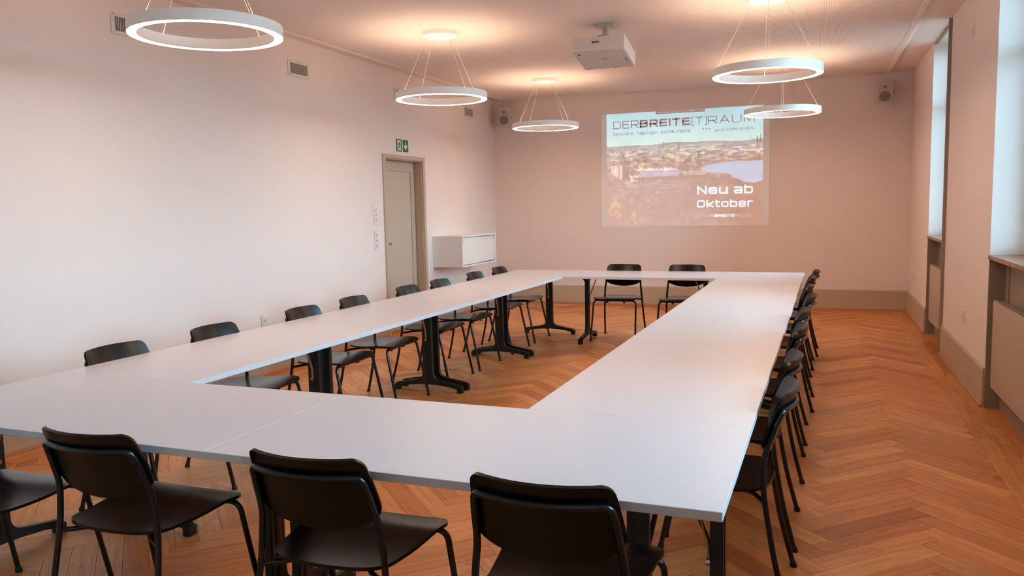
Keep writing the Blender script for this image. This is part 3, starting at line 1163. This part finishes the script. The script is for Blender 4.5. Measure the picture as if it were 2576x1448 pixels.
for k_ in ('beam', 'beam_white', 'beam_soft', 'beam_dark'):
    M[k_].cycles.emission_sampling = 'NONE'       # dim picture light: found by bounced rays alone

SX0, SW, SZ1, SH = -2.722, 2.205, 2.803, 1.645


def slide_xy(zx, zy):
    s = (zx - 180) / 1540.0
    t = (zy - (228 - 103 * s)) / (1107 + 78 * s)
    return s, t


def SP(zx, zy):
    s, t = slide_xy(zx, zy)
    return SX0 + SW * s, SZ1 - SH * t


def vnoise(nx, ny, fx, fy, seed):
    r_ = np.random.default_rng(seed)
    g = r_.random((fy + 2, fx + 2))
    X = np.linspace(0, fx, nx); Y = np.linspace(0, fy, ny)
    xi, yi = X.astype(int), Y.astype(int)
    tx, ty = (X - xi), (Y - yi)
    tx = tx * tx * (3 - 2 * tx); ty = ty * ty * (3 - 2 * ty)
    a = g[np.ix_(yi, xi)]; b__ = g[np.ix_(yi, xi + 1)]; c = g[np.ix_(yi + 1, xi)]; e = g[np.ix_(yi + 1, xi + 1)]
    return (a * (1 - tx) + b__ * tx) * (1 - ty[:, None]) + (c * (1 - tx) + e * tx) * ty[:, None]


def slide_colors(nx, ny):
    s = np.linspace(0, 1, nx)[None, :].repeat(ny, 0)
    t = np.linspace(0, 1, ny)[:, None].repeat(nx, 1)
    C = np.zeros((ny, nx, 3))
    fine = vnoise(nx, ny, 120, 90, 1); mid = vnoise(nx, ny, 36, 30, 2); big = vnoise(nx, ny, 7, 6, 3); streak = vnoise(nx, ny, 30, 130, 5)
    # lower town and trees
    C[:] = np.array([.075, .05, .05])
    C += (np.clip(mid - .5, 0, 1) * .30)[..., None] * np.array([1.0, .82, .66])
    C -= (np.clip(.42 - big, 0, 1) * .12)[..., None] * np.array([1.0, .9, .8])
    C += (np.clip(fine - .76, 0, 1) * 2.2)[..., None] * np.array([1.0, .88, .75]) * np.clip((.66 - t) * 3, .10, 1)[..., None]
    # hazy middle town
    mt = np.clip((t - .28) / .02, 0, 1) * np.clip((.50 - t) / .12, 0, 1)
    C += (mt * (1.0 - np.clip((t - .28) / .2, 0, 1)))[..., None] * np.array([.03, .14, .16])
    C += (mt * np.clip(streak - .52, 0, 1) * 1.0)[..., None] * np.array([.9, .95, 1.0])
    C += (mt * np.clip(vnoise(nx, ny, 16, 60, 9) - .5, 0, 1) * .5)[..., None] * np.array([1, .75, .35])
    C -= (mt * np.clip(vnoise(nx, ny, 40, 50, 19) - .6, 0, 1) * .5)[..., None] * np.array([1, .9, .9])
    # station roofs, apartment blocks on the left
    q = ((t > .50) & (t < .57 - .02 * s) & (s > .22) & (s < .48))
    C[q] += np.array([.10, .15, .28]) * (.5 + .8 * streak[q])[:, None]
    q = (np.abs(t - .498) < .008 + .006 * mid) & (s > .18) & (s < .46) & (fine > .3)
    C[q] += np.array([.30, .34, .34])
    for x0, x1, ta, tb in ((.028, .045, .46, .53), (.046, .062, .455, .545), (.064, .082, .452, .56), (.088, .106, .45, .575)):
        q = (s > x0) & (s < x1) & (t > ta + .12 * (s - x0)) & (t < tb)
        C[q] += np.array([.34, .40, .36]) * (.45 + .7 * vnoise(nx, ny, 150, 110, 44)[q])[:, None]
    q = (s > .106) & (s < .155) & (t > .47) & (t < .59)
    C[q] *= .55
    q = ((t > .545) & (t < .60) & (s > .15) & (s < .23) & (fine > .5))
    C[q] += np.array([.3, .33, .28])
    q = ((t > .60) & (t < .72) & (s < .55) & (streak > .55))
    C[q] += np.array([.10, .11, .15])
    q = ((t > .52) & (t < .56) & (s > .50) & (s < .72) & (fine > .35))
    C[q] += np.array([.12, .16, .13])
    # yellow trees
    for cx, cy, rx, ry in ((.055, .86, .036, .085), (.185, .90, .020, .06), (.42, .39, .035, .02), (.57, .42, .008, .035), (.235, .46, .02, .04), (.47, .435, .012, .03)):
        q = (((s - cx) / (rx * (.6 + .8 * mid))) ** 2 + ((t - cy) / (ry * (.6 + .8 * mid))) ** 2 < 1) & (fine > .30)
        C[q] += np.array([.40, .27, .02]) * (.3 + .9 * fine[q])[:, None]
    for cx, cy, rx, ry, th_, cc in ((.10, .76, .10, .06, .55, .16), (.28, .74, .06, .04, .5, .22), (.70, .97, .13, .03, .6, .2), (.42, .93, .2, .05, .8, .2), (.5, .70, .3, .05, .8, .25)):
        q = (((s - cx) / rx) ** 2 + ((t - cy) / ry) ** 2 < 1) & (fine > th_)
        C[q] += np.array([1, 1, .92]) * cc * mid[q][:, None]
    low = np.clip((t - .60) / .08, 0, 1)[..., None]
    C = C * (1 - .45 * low) + low * np.array([.035, .016, .016])
    # lake
    lake = [slide_xy(*p) for p in ((1125, 745), (1180, 722), (1270, 697), (1380, 680), (1500, 672), (1722, 666), (1722, 862), (1640, 888), (1545, 880), (1500, 850), (1425, 832), (1432, 802), (1330, 792), (1240, 784), (1160, 768))]
    inside = np.zeros_like(s, bool)
    j = len(lake) - 1
    for i in range(len(lake)):
        (xi, yi), (xj, yj) = lake[i], lake[j]
        cnd = ((yi > t) != (yj > t)) & (s < (xj - xi) * (t - yi) / (yj - yi + 1e-12) + xi)
        inside ^= cnd
        j = i
    C[inside] = np.array([.155, .34, .56]) * (.88 + .24 * vnoise(nx, ny, 8, 60, 21)[inside])[:, None]
    q = inside & (t > .60) & (np.abs(np.sin(s * 210)) > .955) & (t > .61 + .05 * fine)
    C[q] *= .35
    # ridge and sky
    ridge = .281 + .006 * np.sin(s * 9) + .004 * np.sin(s * 23 + 1) - .004 * s
    hill = (t > ridge) & (t < ridge + .045)
    C[hill] = C[hill] * .4 + np.array([.055, .13, .15]) * (.8 + .3 * mid[hill])[:, None]
    spire = (t < ridge + .03) & (t > ridge - .045) & (((np.abs(s - .965) < .006 * np.clip((t - ridge + .045) / .07, 0, 1))) | ((np.abs(s - .985) < .006 * np.clip((t - ridge + .045) / .07, 0, 1))))
    spire |= (np.abs(s - .477) < .004) & (t > .288) & (t < .34)
    spire |= (np.abs(s - .379) < .0022) & (t > .262) & (t < .31)
    sky = t <= ridge
    cl = vnoise(nx, ny, 9, 14, 31) * .6 + vnoise(nx, ny, 26, 34, 32) * .4
    k = np.clip(t / .28, 0, 1)[..., None]
    skyc = np.array([.14, .50, .66]) * (1 - k) + np.array([.34, .66, .64]) * k
    skyc = skyc * (1 + .28 * np.clip(cl - .5, -.5, .5))[..., None]
    C[sky] = skyc[sky]
    C[spire] = np.array([.03, .035, .04])
    return C


slide = empty('projected_slide', (0, 0, 0), label='projected slide with city view and title on the back wall', cat='projection')
YS = YB - .004
NX, NY = 330, 250
xs_ = np.linspace(SX0, SX0 + SW, NX); zs_ = np.linspace(SZ1, SZ1 - SH, NY)
VX, VZ = np.meshgrid(xs_, zs_)
verts_ = np.stack([VX, np.full_like(VX, YS), VZ], -1).reshape(-1, 3)
ii = np.arange((NY - 1) * (NX - 1)); rr_, cc_ = ii // (NX - 1), ii % (NX - 1)
a_ = rr_ * NX + cc_
faces_ = np.stack([a_, a_ + NX, a_ + NX + 1, a_ + 1], -1)
me = bpy.data.meshes.new('slide_picture')
me.from_pydata(verts_.tolist(), [], faces_.tolist())
cl_ = np.ones((NX * NY, 4), np.float32)
cl_[:, :3] = np.clip(slide_colors(NX, NY), 0, 4).reshape(-1, 3)
me.attributes.new('light', 'FLOAT_COLOR', 'POINT').data.foreach_set('color', cl_.ravel())
me.materials.append(M['beam'])
pic = link('slide_picture', me, slide)
# pale black-level margins left and right of the picture
bm = bmesh.new()
for x0, x1 in ((-2.805, SX0 - .001), (SX0 + SW + .001, -.432)):
    v_ = [bm.verts.new(p) for p in ((x0, YS, SZ1), (x0, YS, SZ1 - SH), (x1, YS, SZ1 - SH), (x1, YS, SZ1))]
    bm.faces.new(v_)
bm_obj('slide_margin', bm, mat('projector_black_level', WALLC, .85, spec=.2, emit=(.025, .036, .042, 1), estr=1), slide)
# browser bar notch at the top
YT = YS - .0012
bm = bmesh.new()
p0, p1 = SP(687, 222), SP(1172, 188)
v_ = [bm.verts.new(p) for p in ((p0[0], YT, SZ1 + .012), (p0[0], YT, p0[1]), (p1[0], YT, p0[1]), (p1[0], YT, SZ1 + .012))]
bm.faces.new(v_)
bar = bm_obj('toolbar', bm, M['beam_dark'], slide)
bm = bmesh.new()
for k in range(22):
    if k % 7 == 6: continue
    xa = p0[0] + .025 + k * .0125
    v_ = [bm.verts.new(q) for q in ((xa, YT - .001, SZ1 - .014), (xa, YT - .001, SZ1 - .022), (xa + .010, YT - .001, SZ1 - .022), (xa + .010, YT - .001, SZ1 - .014))]
    bm.faces.new(v_)
for xa, w_ in ((1020, .02), (1040, .055), (1108, .018), (1145, .016)):
    X_ = SP(xa, 190)[0]
    v_ = [bm.verts.new(q) for q in ((X_, YT - .001, SZ1 - .008), (X_, YT - .001, SZ1 - .020), (X_ + w_, YT - .001, SZ1 - .020), (X_ + w_, YT - .001, SZ1 - .008))]
    bm.faces.new(v_)
bm_obj('toolbar_marks', bm, M['beam_soft'], bar)


def title(name, text, xa, xb, zbase, cap, weight, material, gap=.34, space=.7):
    bm_ = bmesh.new()
    stroke_text(bm_, text, SP(xa, 600)[0], SP(xb, 600)[0], zbase, cap, weight, gap, space, YT)
    return bm_obj(name, bm_, material, slide)


ZT = SZ1 - SH * .1325
title('title_lettering', 'DER', 250, 512, ZT, .110, .115, M['beam_dark'], .27)
title('title_lettering', 'BREITE', 526, 1026, ZT, .110, .235, M['beam_dark'], .24)
title('title_lettering', '(T)', 1040, 1190, ZT, .110, .105, M['beam_dark'], .2)
title('title_lettering', 'RAUM', 1203, 1640, ZT, .110, .115, M['beam_dark'], .27)
title('subtitle_lettering', 'Seminare, Tagungen, Kurse, Feste', 248, 1028, SZ1 - SH * .1915, .043, .15, M['beam_dark'], .34, .75)
title('date_lettering', 'Neu', 1098, 1392, SZ1 - SH * .7285, .122, .21, M['beam_white'], .26, .62)
title('date_lettering', 'ab', 1452, 1630, SZ1 - SH * .7285, .122, .21, M['beam_white'], .26, .62)
title('date_lettering', 'Oktober', 1096, 1630, SZ1 - SH * .842, .106, .21, M['beam_white'], .26)
title('footer_lettering', 'by', 1086, 1138, SZ1 - SH * .9255, .042, .13, M['beam_soft'], .3)
title('footer_lettering', 'DAS', 1156, 1262, SZ1 - SH * .9255, .042, .13, M['beam_soft'], .3)
title('footer_lettering', 'BREITE', 1268, 1460, SZ1 - SH * .9255, .042, .24, M['beam_white'], .24)
title('footer_lettering', 'HOTEL', 1466, 1632, SZ1 - SH * .9255, .042, .13, M['beam_soft'], .3)
me = font_mesh('ganz schön anders.', .046, shear=.32, width=SP(1642, 600)[0] - SP(1262, 600)[0])
me.materials.append(M['beam_dark'])
o = link('slogan_lettering', me, slide)
o.location = (SP(1262, 600)[0], YT, SZ1 - SH * .195)
o.rotation_euler = (math.radians(90), 0, 0)
bm = bmesh.new()
for k in (1155, 1187, 1218):
    X_, Z_ = SP(k, 358)
    ps = [bm.verts.new((X_ + .010 * math.cos(t), YT, Z_ + .010 * math.sin(t))) for t in (2 * PI * q / 14 for q in range(14))]
    bm.faces.new(ps)
bm_obj('slogan_dots', bm, M['beam_dark'], slide)
bm = bmesh.new()
X_, Z_ = SP(1605, 424)
arrow = [(0, 0), (0, -.042), (.010, -.033), (.018, -.050), (.025, -.047), (.018, -.031), (.030, -.030)]
bm.faces.new([bm.verts.new((X_ + a, YT, Z_ + b__)) for a, b__ in arrow])
cur = bm_obj('mouse_pointer', bm, M['beam_dark'], slide)
bm = bmesh.new()
bm.faces.new([bm.verts.new((X_ + .003 + a * .72, YT - .0008, Z_ - .006 + b__ * .72)) for a, b__ in arrow])
bm_obj('pointer_fill', bm, M['beam_white'], cur)

# ------------------------------------------------------------------ projector
pj = empty('projector', (-1.61, 5.24, 2.80), 0, 'white projector with black maker lettering hanging from the ceiling', 'projector')
tilt = Matrix.Rotation(math.radians(-11), 4, 'X')
bm = bmesh.new()
box(bm, -.238, .238, -.225, .225, 0, .130, bevel=.022, seg=4)
body = bm_obj('projector_body', bm, M['projector'], pj, smooth=True)
bm = bmesh.new(); box(bm, -.225, .225, -.212, .212, -.004, .006, bevel=.012)
bm_obj('bottom_cover', bm, M['greyplastic'], body, smooth=True)
bm = bmesh.new(); box(bm, -.196, -.174, -.17, -.150, -.0052, -.003)
bm_obj('sensor_window', bm, M['ink'], body)
box_obj('warning_print', (-.03, .01, -.150, -.145, -.0052, -.003), M['redink'], body)
box_obj('warning_print', (-.02, .045, -.030, -.022, -.0052, -.003), M['redink'], body)
bm = bmesh.new(); box(bm, .195, .207, -.02, .06, -.0052, -.003); box(bm, -.20, -.16, .19, .196, -.0052, -.003); box(bm, .05, .1, .195, .2, -.0052, -.003)
bm_obj('grey_marks', bm, M['grille_dark'], body)
bm = bmesh.new()
tube(bm, [(.04, .215, .045), (.04, .252, .045)], .04, 20)
bm_obj('lens', bm, M['ink'], body, smooth=True)
me = font_mesh('EPSON', .017, offset=.0012, width=.066)
me.materials.append(M['ink'])
lt = link('maker_lettering', me, body)
lt.location = (-.055, -.2262, .066)
lt.rotation_euler = (math.radians(90), 0, 0)
body.matrix_local = tilt @ Matrix.Translation((0, 0, -.02))
box_obj('ceiling_plate', (-.09, .09, .0, .17, .272, .2998), M['mount'], pj, bevel=.004)
bm = bmesh.new(); tube(bm, [(0, .08, .11), (0, .08, .275)], .028, 16)
bm_obj('mount_tube', bm, M['mount'], pj, smooth=True)
box_obj('mount_bracket', (-.08, .08, .01, .15, .105, .135), M['mount'], pj, bevel=.004)
bm = bmesh.new(); tube(bm, catmull([(-.075, -.03, .13), (-.055, -.01, .18), (.0, .0, .185), (.06, -.01, .165), (.09, .02, .12)], 6), .006, 8)
bm_obj('power_cable', bm, M['ink'], pj, smooth=True)


# ------------------------------------------------------------------ loudspeakers
def speaker(loc, rz, label):
    s = empty('loudspeaker', loc, rz, label, 'loudspeaker', 'wall loudspeakers')
    # front faces -Y in local space
    def rr(w, h, r, n=6):
        return arc(w - r, h - r, r, r, 0, 90, n) + arc(-w + r, h - r, r, r, 90, 180, n) + arc(-w + r, -h + r, r, r, 180, 270, n) + arc(w - r, -h + r, r, r, 270, 360, n)
    bm_ = bmesh.new()
    A = [[bm_.verts.new((x, y, z)) for x, z in rr(w, h, r)] for w, h, r, y in ((.062, .10, .02, .075), (.090, .128, .03, -.03), (.093, .131, .03, -.065), (.090, .128, .03, -.075))]
    for i in range(3):
        n_ = len(A[0])
        for k in range(n_):
            bm_.faces.new((A[i][k], A[i][(k + 1) % n_], A[i + 1][(k + 1) % n_], A[i + 1][k]))
    bm_.faces.new(A[0]); bm_.faces.new(A[3])
    bm_obj('cabinet_shell', bm_, M['greyplastic'], s, smooth=True)
    bm_ = bmesh.new(); prism(bm_, rr(.080, .116, .022), 'y', -.079, -.0745)
    g = bm_obj('front_grille', bm_, M['grille'], s)
    for nm, z, r in (('woofer', -.045, .066), ('tweeter', .072, .022)):
        bm_ = bmesh.new()
        prism(bm_, [(r * math.cos(t), z + r * math.sin(t)) for t in (2 * PI * k / 28 for k in range(28))], 'y', -.0805, -.0788)
        bm_obj(nm, bm_, M['grille_dark'], g)
    box_obj('wall_bracket', (-.02, .02, .07, .13, -.03, .03), M['mount'], s, bevel=.003)
    box_obj('bracket_clamp', (.088, .104, -.01, .02, -.02, .02), M['mount'], s, bevel=.003)


speaker((-4.27, YB - .13, 2.835), math.radians(8), 'loudspeaker in the left corner of the back wall')
speaker((.99, YB - .13, 2.84), math.radians(-6), 'loudspeaker at the right end of the back wall near the windows')


# ------------------------------------------------------------------ vents, sockets, sign, cabinet, radiators
def vent(y, label):
    w, h = .345, .15
    v = empty('air_vent', (XL, y, 2.772), 0, label, 'vent', 'air vents high on the left wall')
    bm_ = bmesh.new()
    box(bm_, 0, .008, 0, .032, 0, h, bevel=.002, seg=1); box(bm_, 0, .008, w - .032, w, 0, h, bevel=.002, seg=1)
    box(bm_, 0, .008, .032, w - .032, 0, .026, bevel=.002, seg=1); box(bm_, 0, .008, .032, w - .032, h - .026, h, bevel=.002, seg=1)
    fr = bm_obj('vent_frame', bm_, M['vent'], v)
    box_obj('duct_backing', (.0002, .0015, .03, w - .03, .024, h - .024), M['vent_dark'], v)
    bm_ = bmesh.new()
    n_ = 19
    for k in range(n_):
        yc = .036 + (w - .072) * k / (n_ - 1)
        box(bm_, .0015, .0072, yc - .0027, yc + .0027, .025, h - .025)
    tag(bm_obj('louvre_slats', bm_, M['vent_slat'], v), kind='stuff')
    for a in (.018, w - .018):
        for b__ in (.012, h - .012):
            bm_ = bmesh.new(); tube(bm_, [(.0075, a, b__), (.0098, a, b__)], .0045, 8)
            bm_obj('screw', bm_, M['grille_dark'], fr)


vent(2.535, 'air vent behind the upper left ring lamp')
vent(4.576, 'air vent right of the largest ring lamp, fully in view')
vent(6.619, 'air vent half hidden by the middle left ring lamp')
vent(8.625, 'smallest air vent, farthest along the left wall above the exit sign level')


def socket(loc, rz, n, label, w=.086, pitch=.060):
    """white plate in local XZ, facing -Y"""
    hgt = pitch * n + .034
    s = empty('wall_socket', loc, rz, label, 'socket', 'wall sockets and switches')
    box_obj('cover_plate', (-w / 2, w / 2, -.010, 0, -hgt / 2, hgt / 2), M['plastic'], s, bevel=.004)
    for k in range(n):
        z = (k - (n - 1) / 2) * pitch
        bm_ = bmesh.new()
        poly = [(.026 * math.cos(t), z + .022 * math.sin(t)) for t in (2 * PI * q / 6 for q in range(6))]
        prism(bm_, poly, 'y', -.0108, -.0098)
        ins = bm_obj('socket_insert', bm_, M['greyplastic'], s)
        bm_ = bmesh.new()
        for px, pz in ((-.011, 0), (.011, 0), (0, -.006)):
            prism(bm_, [(px + .0045 * math.cos(t), z + pz + .0045 * math.sin(t)) for t in (2 * PI * q / 8 for q in range(8))], 'y', -.0114, -.0107)
        bm_obj('pin_holes', bm_, M['socket_dark'], ins)


socket((XL, 6.088, 1.424), PI / 2, 3, 'upper triple socket strip beside the door')
socket((XL, 6.092, 1.134), PI / 2, 3, 'lower triple socket strip beside the door')
socket((XL, 4.043, .499), PI / 2, 1, 'single socket low on the left wall between two chair backs', .083, .062)
socket((XR, 5.45, 2.802), -PI / 2, 1, 'socket high on the pier between the windows')
socket((XR, 5.42, .527), -PI / 2, 1, 'socket low on the pier between the windows', .08, .06)
socket((XR, 9.14, .51), -PI / 2, 1, 'small socket low on the right wall near the back corner', .08, .05)

sg = empty('exit_sign', (XL, 6.628, 2.173), 0, 'green emergency exit sign with runner and down arrow above the door', 'sign')
box_obj('backing_plate', (0, .003, -.002, .306, -.002, .149), M['signwhite'], sg)
for a, nm in ((0.0, 'runner_panel'), (.164, 'arrow_panel')):
    pn = box_obj(nm, (.003, .0045, a, a + .138, 0, .147), M['green'], sg)
    if nm == 'runner_panel':
        box_obj('doorway_symbol', (.0045, .0052, .028, .112, .012, .136), M['signwhite'], pn)
        bm = bmesh.new()
        def limb(pts_, w_):
            for i in range(len(pts_) - 1):
                (ay, az), (by, bz) = pts_[i], pts_[i + 1]
                dy, dz = by - ay, bz - az
                l_ = math.hypot(dy, dz); ny, nz = -dz / l_ * w_ / 2, dy / l_ * w_ / 2
                ey, ez = dy / l_ * w_ * .3, dz / l_ * w_ * .3
                prism(bm, [(ay + ny - ey, az + nz - ez), (ay - ny - ey, az - nz - ez), (by - ny + ey, bz - nz + ez), (by + ny + ey, bz + nz + ez)], 'x', .0052, .0060)
        limb([(.078, .098), (.066, .062)], .017)                       # trunk
        limb([(.074, .096), (.046, .092), (.036, .074)], .008)         # back arm
        limb([(.080, .094), (.094, .080), (.114, .076)], .008)         # front arm
        limb([(.068, .062), (.084, .044), (.090, .010)], .011)         # front leg
        limb([(.064, .062), (.056, .040), (.026, .040)], .011)         # rear leg
        prism(bm, [(.084 + .009 * math.cos(t), .115 + .009 * math.sin(t)) for t in (2 * PI * q / 12 for q in range(12))], 'x', .0052, .0060)
        bm_obj('running_figure', bm, M['green'], pn)
    else:
        bm = bmesh.new()
        c_ = a + .069
        prism(bm, [(c_ - .008, .128), (c_ - .008, .072), (c_ - .040, .092), (c_ - .040, .066), (c_, .020), (c_ + .040, .066), (c_ + .040, .092), (c_ + .008, .072), (c_ + .008, .128)], 'x', .0045, .0055)
        bm_obj('down_arrow', bm, M['signwhite'], pn)

cb = empty('wall_cabinet', (XL, 7.52, .716), 0, 'white wall-mounted cabinet with sliding doors in the far left corner', 'cabinet')
D_, L_, H_ = .43, 1.15, .405
bm = bmesh.new()
box(bm, 0, D_, 0, .02, 0, H_, bevel=.001, seg=1); box(bm, 0, D_, L_ - .02, L_, 0, H_, bevel=.001, seg=1)
box(bm, 0, D_, .02, L_ - .02, 0, .02, bevel=.001, seg=1); box(bm, 0, D_, .02, L_ - .02, H_ - .02, H_, bevel=.001, seg=1)
box(bm, 0, .01, .02, L_ - .02, .02, H_ - .02)
bm_obj('cabinet_body', bm, M['cabinet'], cb)
dn = box_obj('sliding_door', (D_ - .028, D_ - .010, .022, L_ * .54, .026, H_ - .026), M['cabinet'], cb)
bm = bmesh.new(); tube(bm, [(D_ - .010, .06, H_ - .065), (D_ - .006, .06, H_ - .065)], .009, 12)
bm_obj('lock', bm, M['chrome'], dn)
box_obj('sliding_door', (D_ - .052, D_ - .034, L_ * .50, L_ - .022, .026, H_ - .030), M['cabinet'], cb)
box_obj('door_track', (D_ - .060, D_ - .006, .022, L_ - .022, .020, .0255), M['vent_dark'], cb)


def radiator(y0, y1, label):
    r = empty('radiator', (0, 0, 0), 0, label, 'radiator', 'flat radiators in the window niches')
    z0, z1, x0 = .17, .775, 1.346
    box_obj('front_panel', (x0, x0 + .008, y0, y1, z0, z1), M['radiator'], r, bevel=.003)
    bm_ = bmesh.new()
    box(bm_, x0 + .008, x0 + .058, y0 + .004, y0 + .010, z0 + .005, z1 - .003)
    box(bm_, x0 + .008, x0 + .058, y1 - .010, y1 - .004, z0 + .005, z1 - .003)
    bm_obj('side_cover', bm_, M['radiator'], r)
    bm_ = bmesh.new()
    n_ = 26
    for k in range(n_):
        yc = y0 + .02 + (y1 - y0 - .04) * k / (n_ - 1)
        box(bm_, x0 + .008, x0 + .056, yc - .007, yc + .007, z1 - .010, z1 - .004)
    tag(bm_obj('top_grille', bm_, M['radiator'], r), kind='stuff')
    bm_ = bmesh.new(); box(bm_, x0 + .050, x0 + .056, y0 + .01, y1 - .01, z0 + .01, z1 - .012)
    bm_obj('rear_panel', bm_, M['radiator'], r)
    bm_ = bmesh.new(); tube(bm_, [(x0 + .022, y1 - .004, z1 - .018), (x0 + .022, y1 + .022, z1 - .018)], .017, 12)
    bm_obj('end_cap', bm_, M['plastic'], r, smooth=True)
    bm_ = bmesh.new(); tube(bm_, [(x0 + .026, y1 - .004, z0 + .035), (x0 + .026, y1 + .030, z0 + .035)], .010, 10); tube(bm_, [(x0 + .008, y1 + .024, z0 + .035), (x0 + .044, y1 + .024, z0 + .035)], .013, 12)
    v_ = bm_obj('valve', bm_, M['brass'], r, smooth=True)
    bm_ = bmesh.new(); tube(bm_, [(x0 + .044, y1 + .024, z0 + .035), (1.428, y1 + .024, z0 + .035)], .007, 8)
    bm_obj('pipe', bm_, M['radiator'], v_, smooth=True)
    for yy in (y0 + .15, y1 - .15):
        box_obj('wall_hook', (x0 + .056, 1.428, yy - .015, yy + .015, z0 + .1, z1 - .1), M['radiator'], r)


radiator(6.68, 7.755, 'radiator in the far window niche, narrow strip in view')
radiator(3.31, 4.385, 'radiator in the near window niche at the right picture edge')
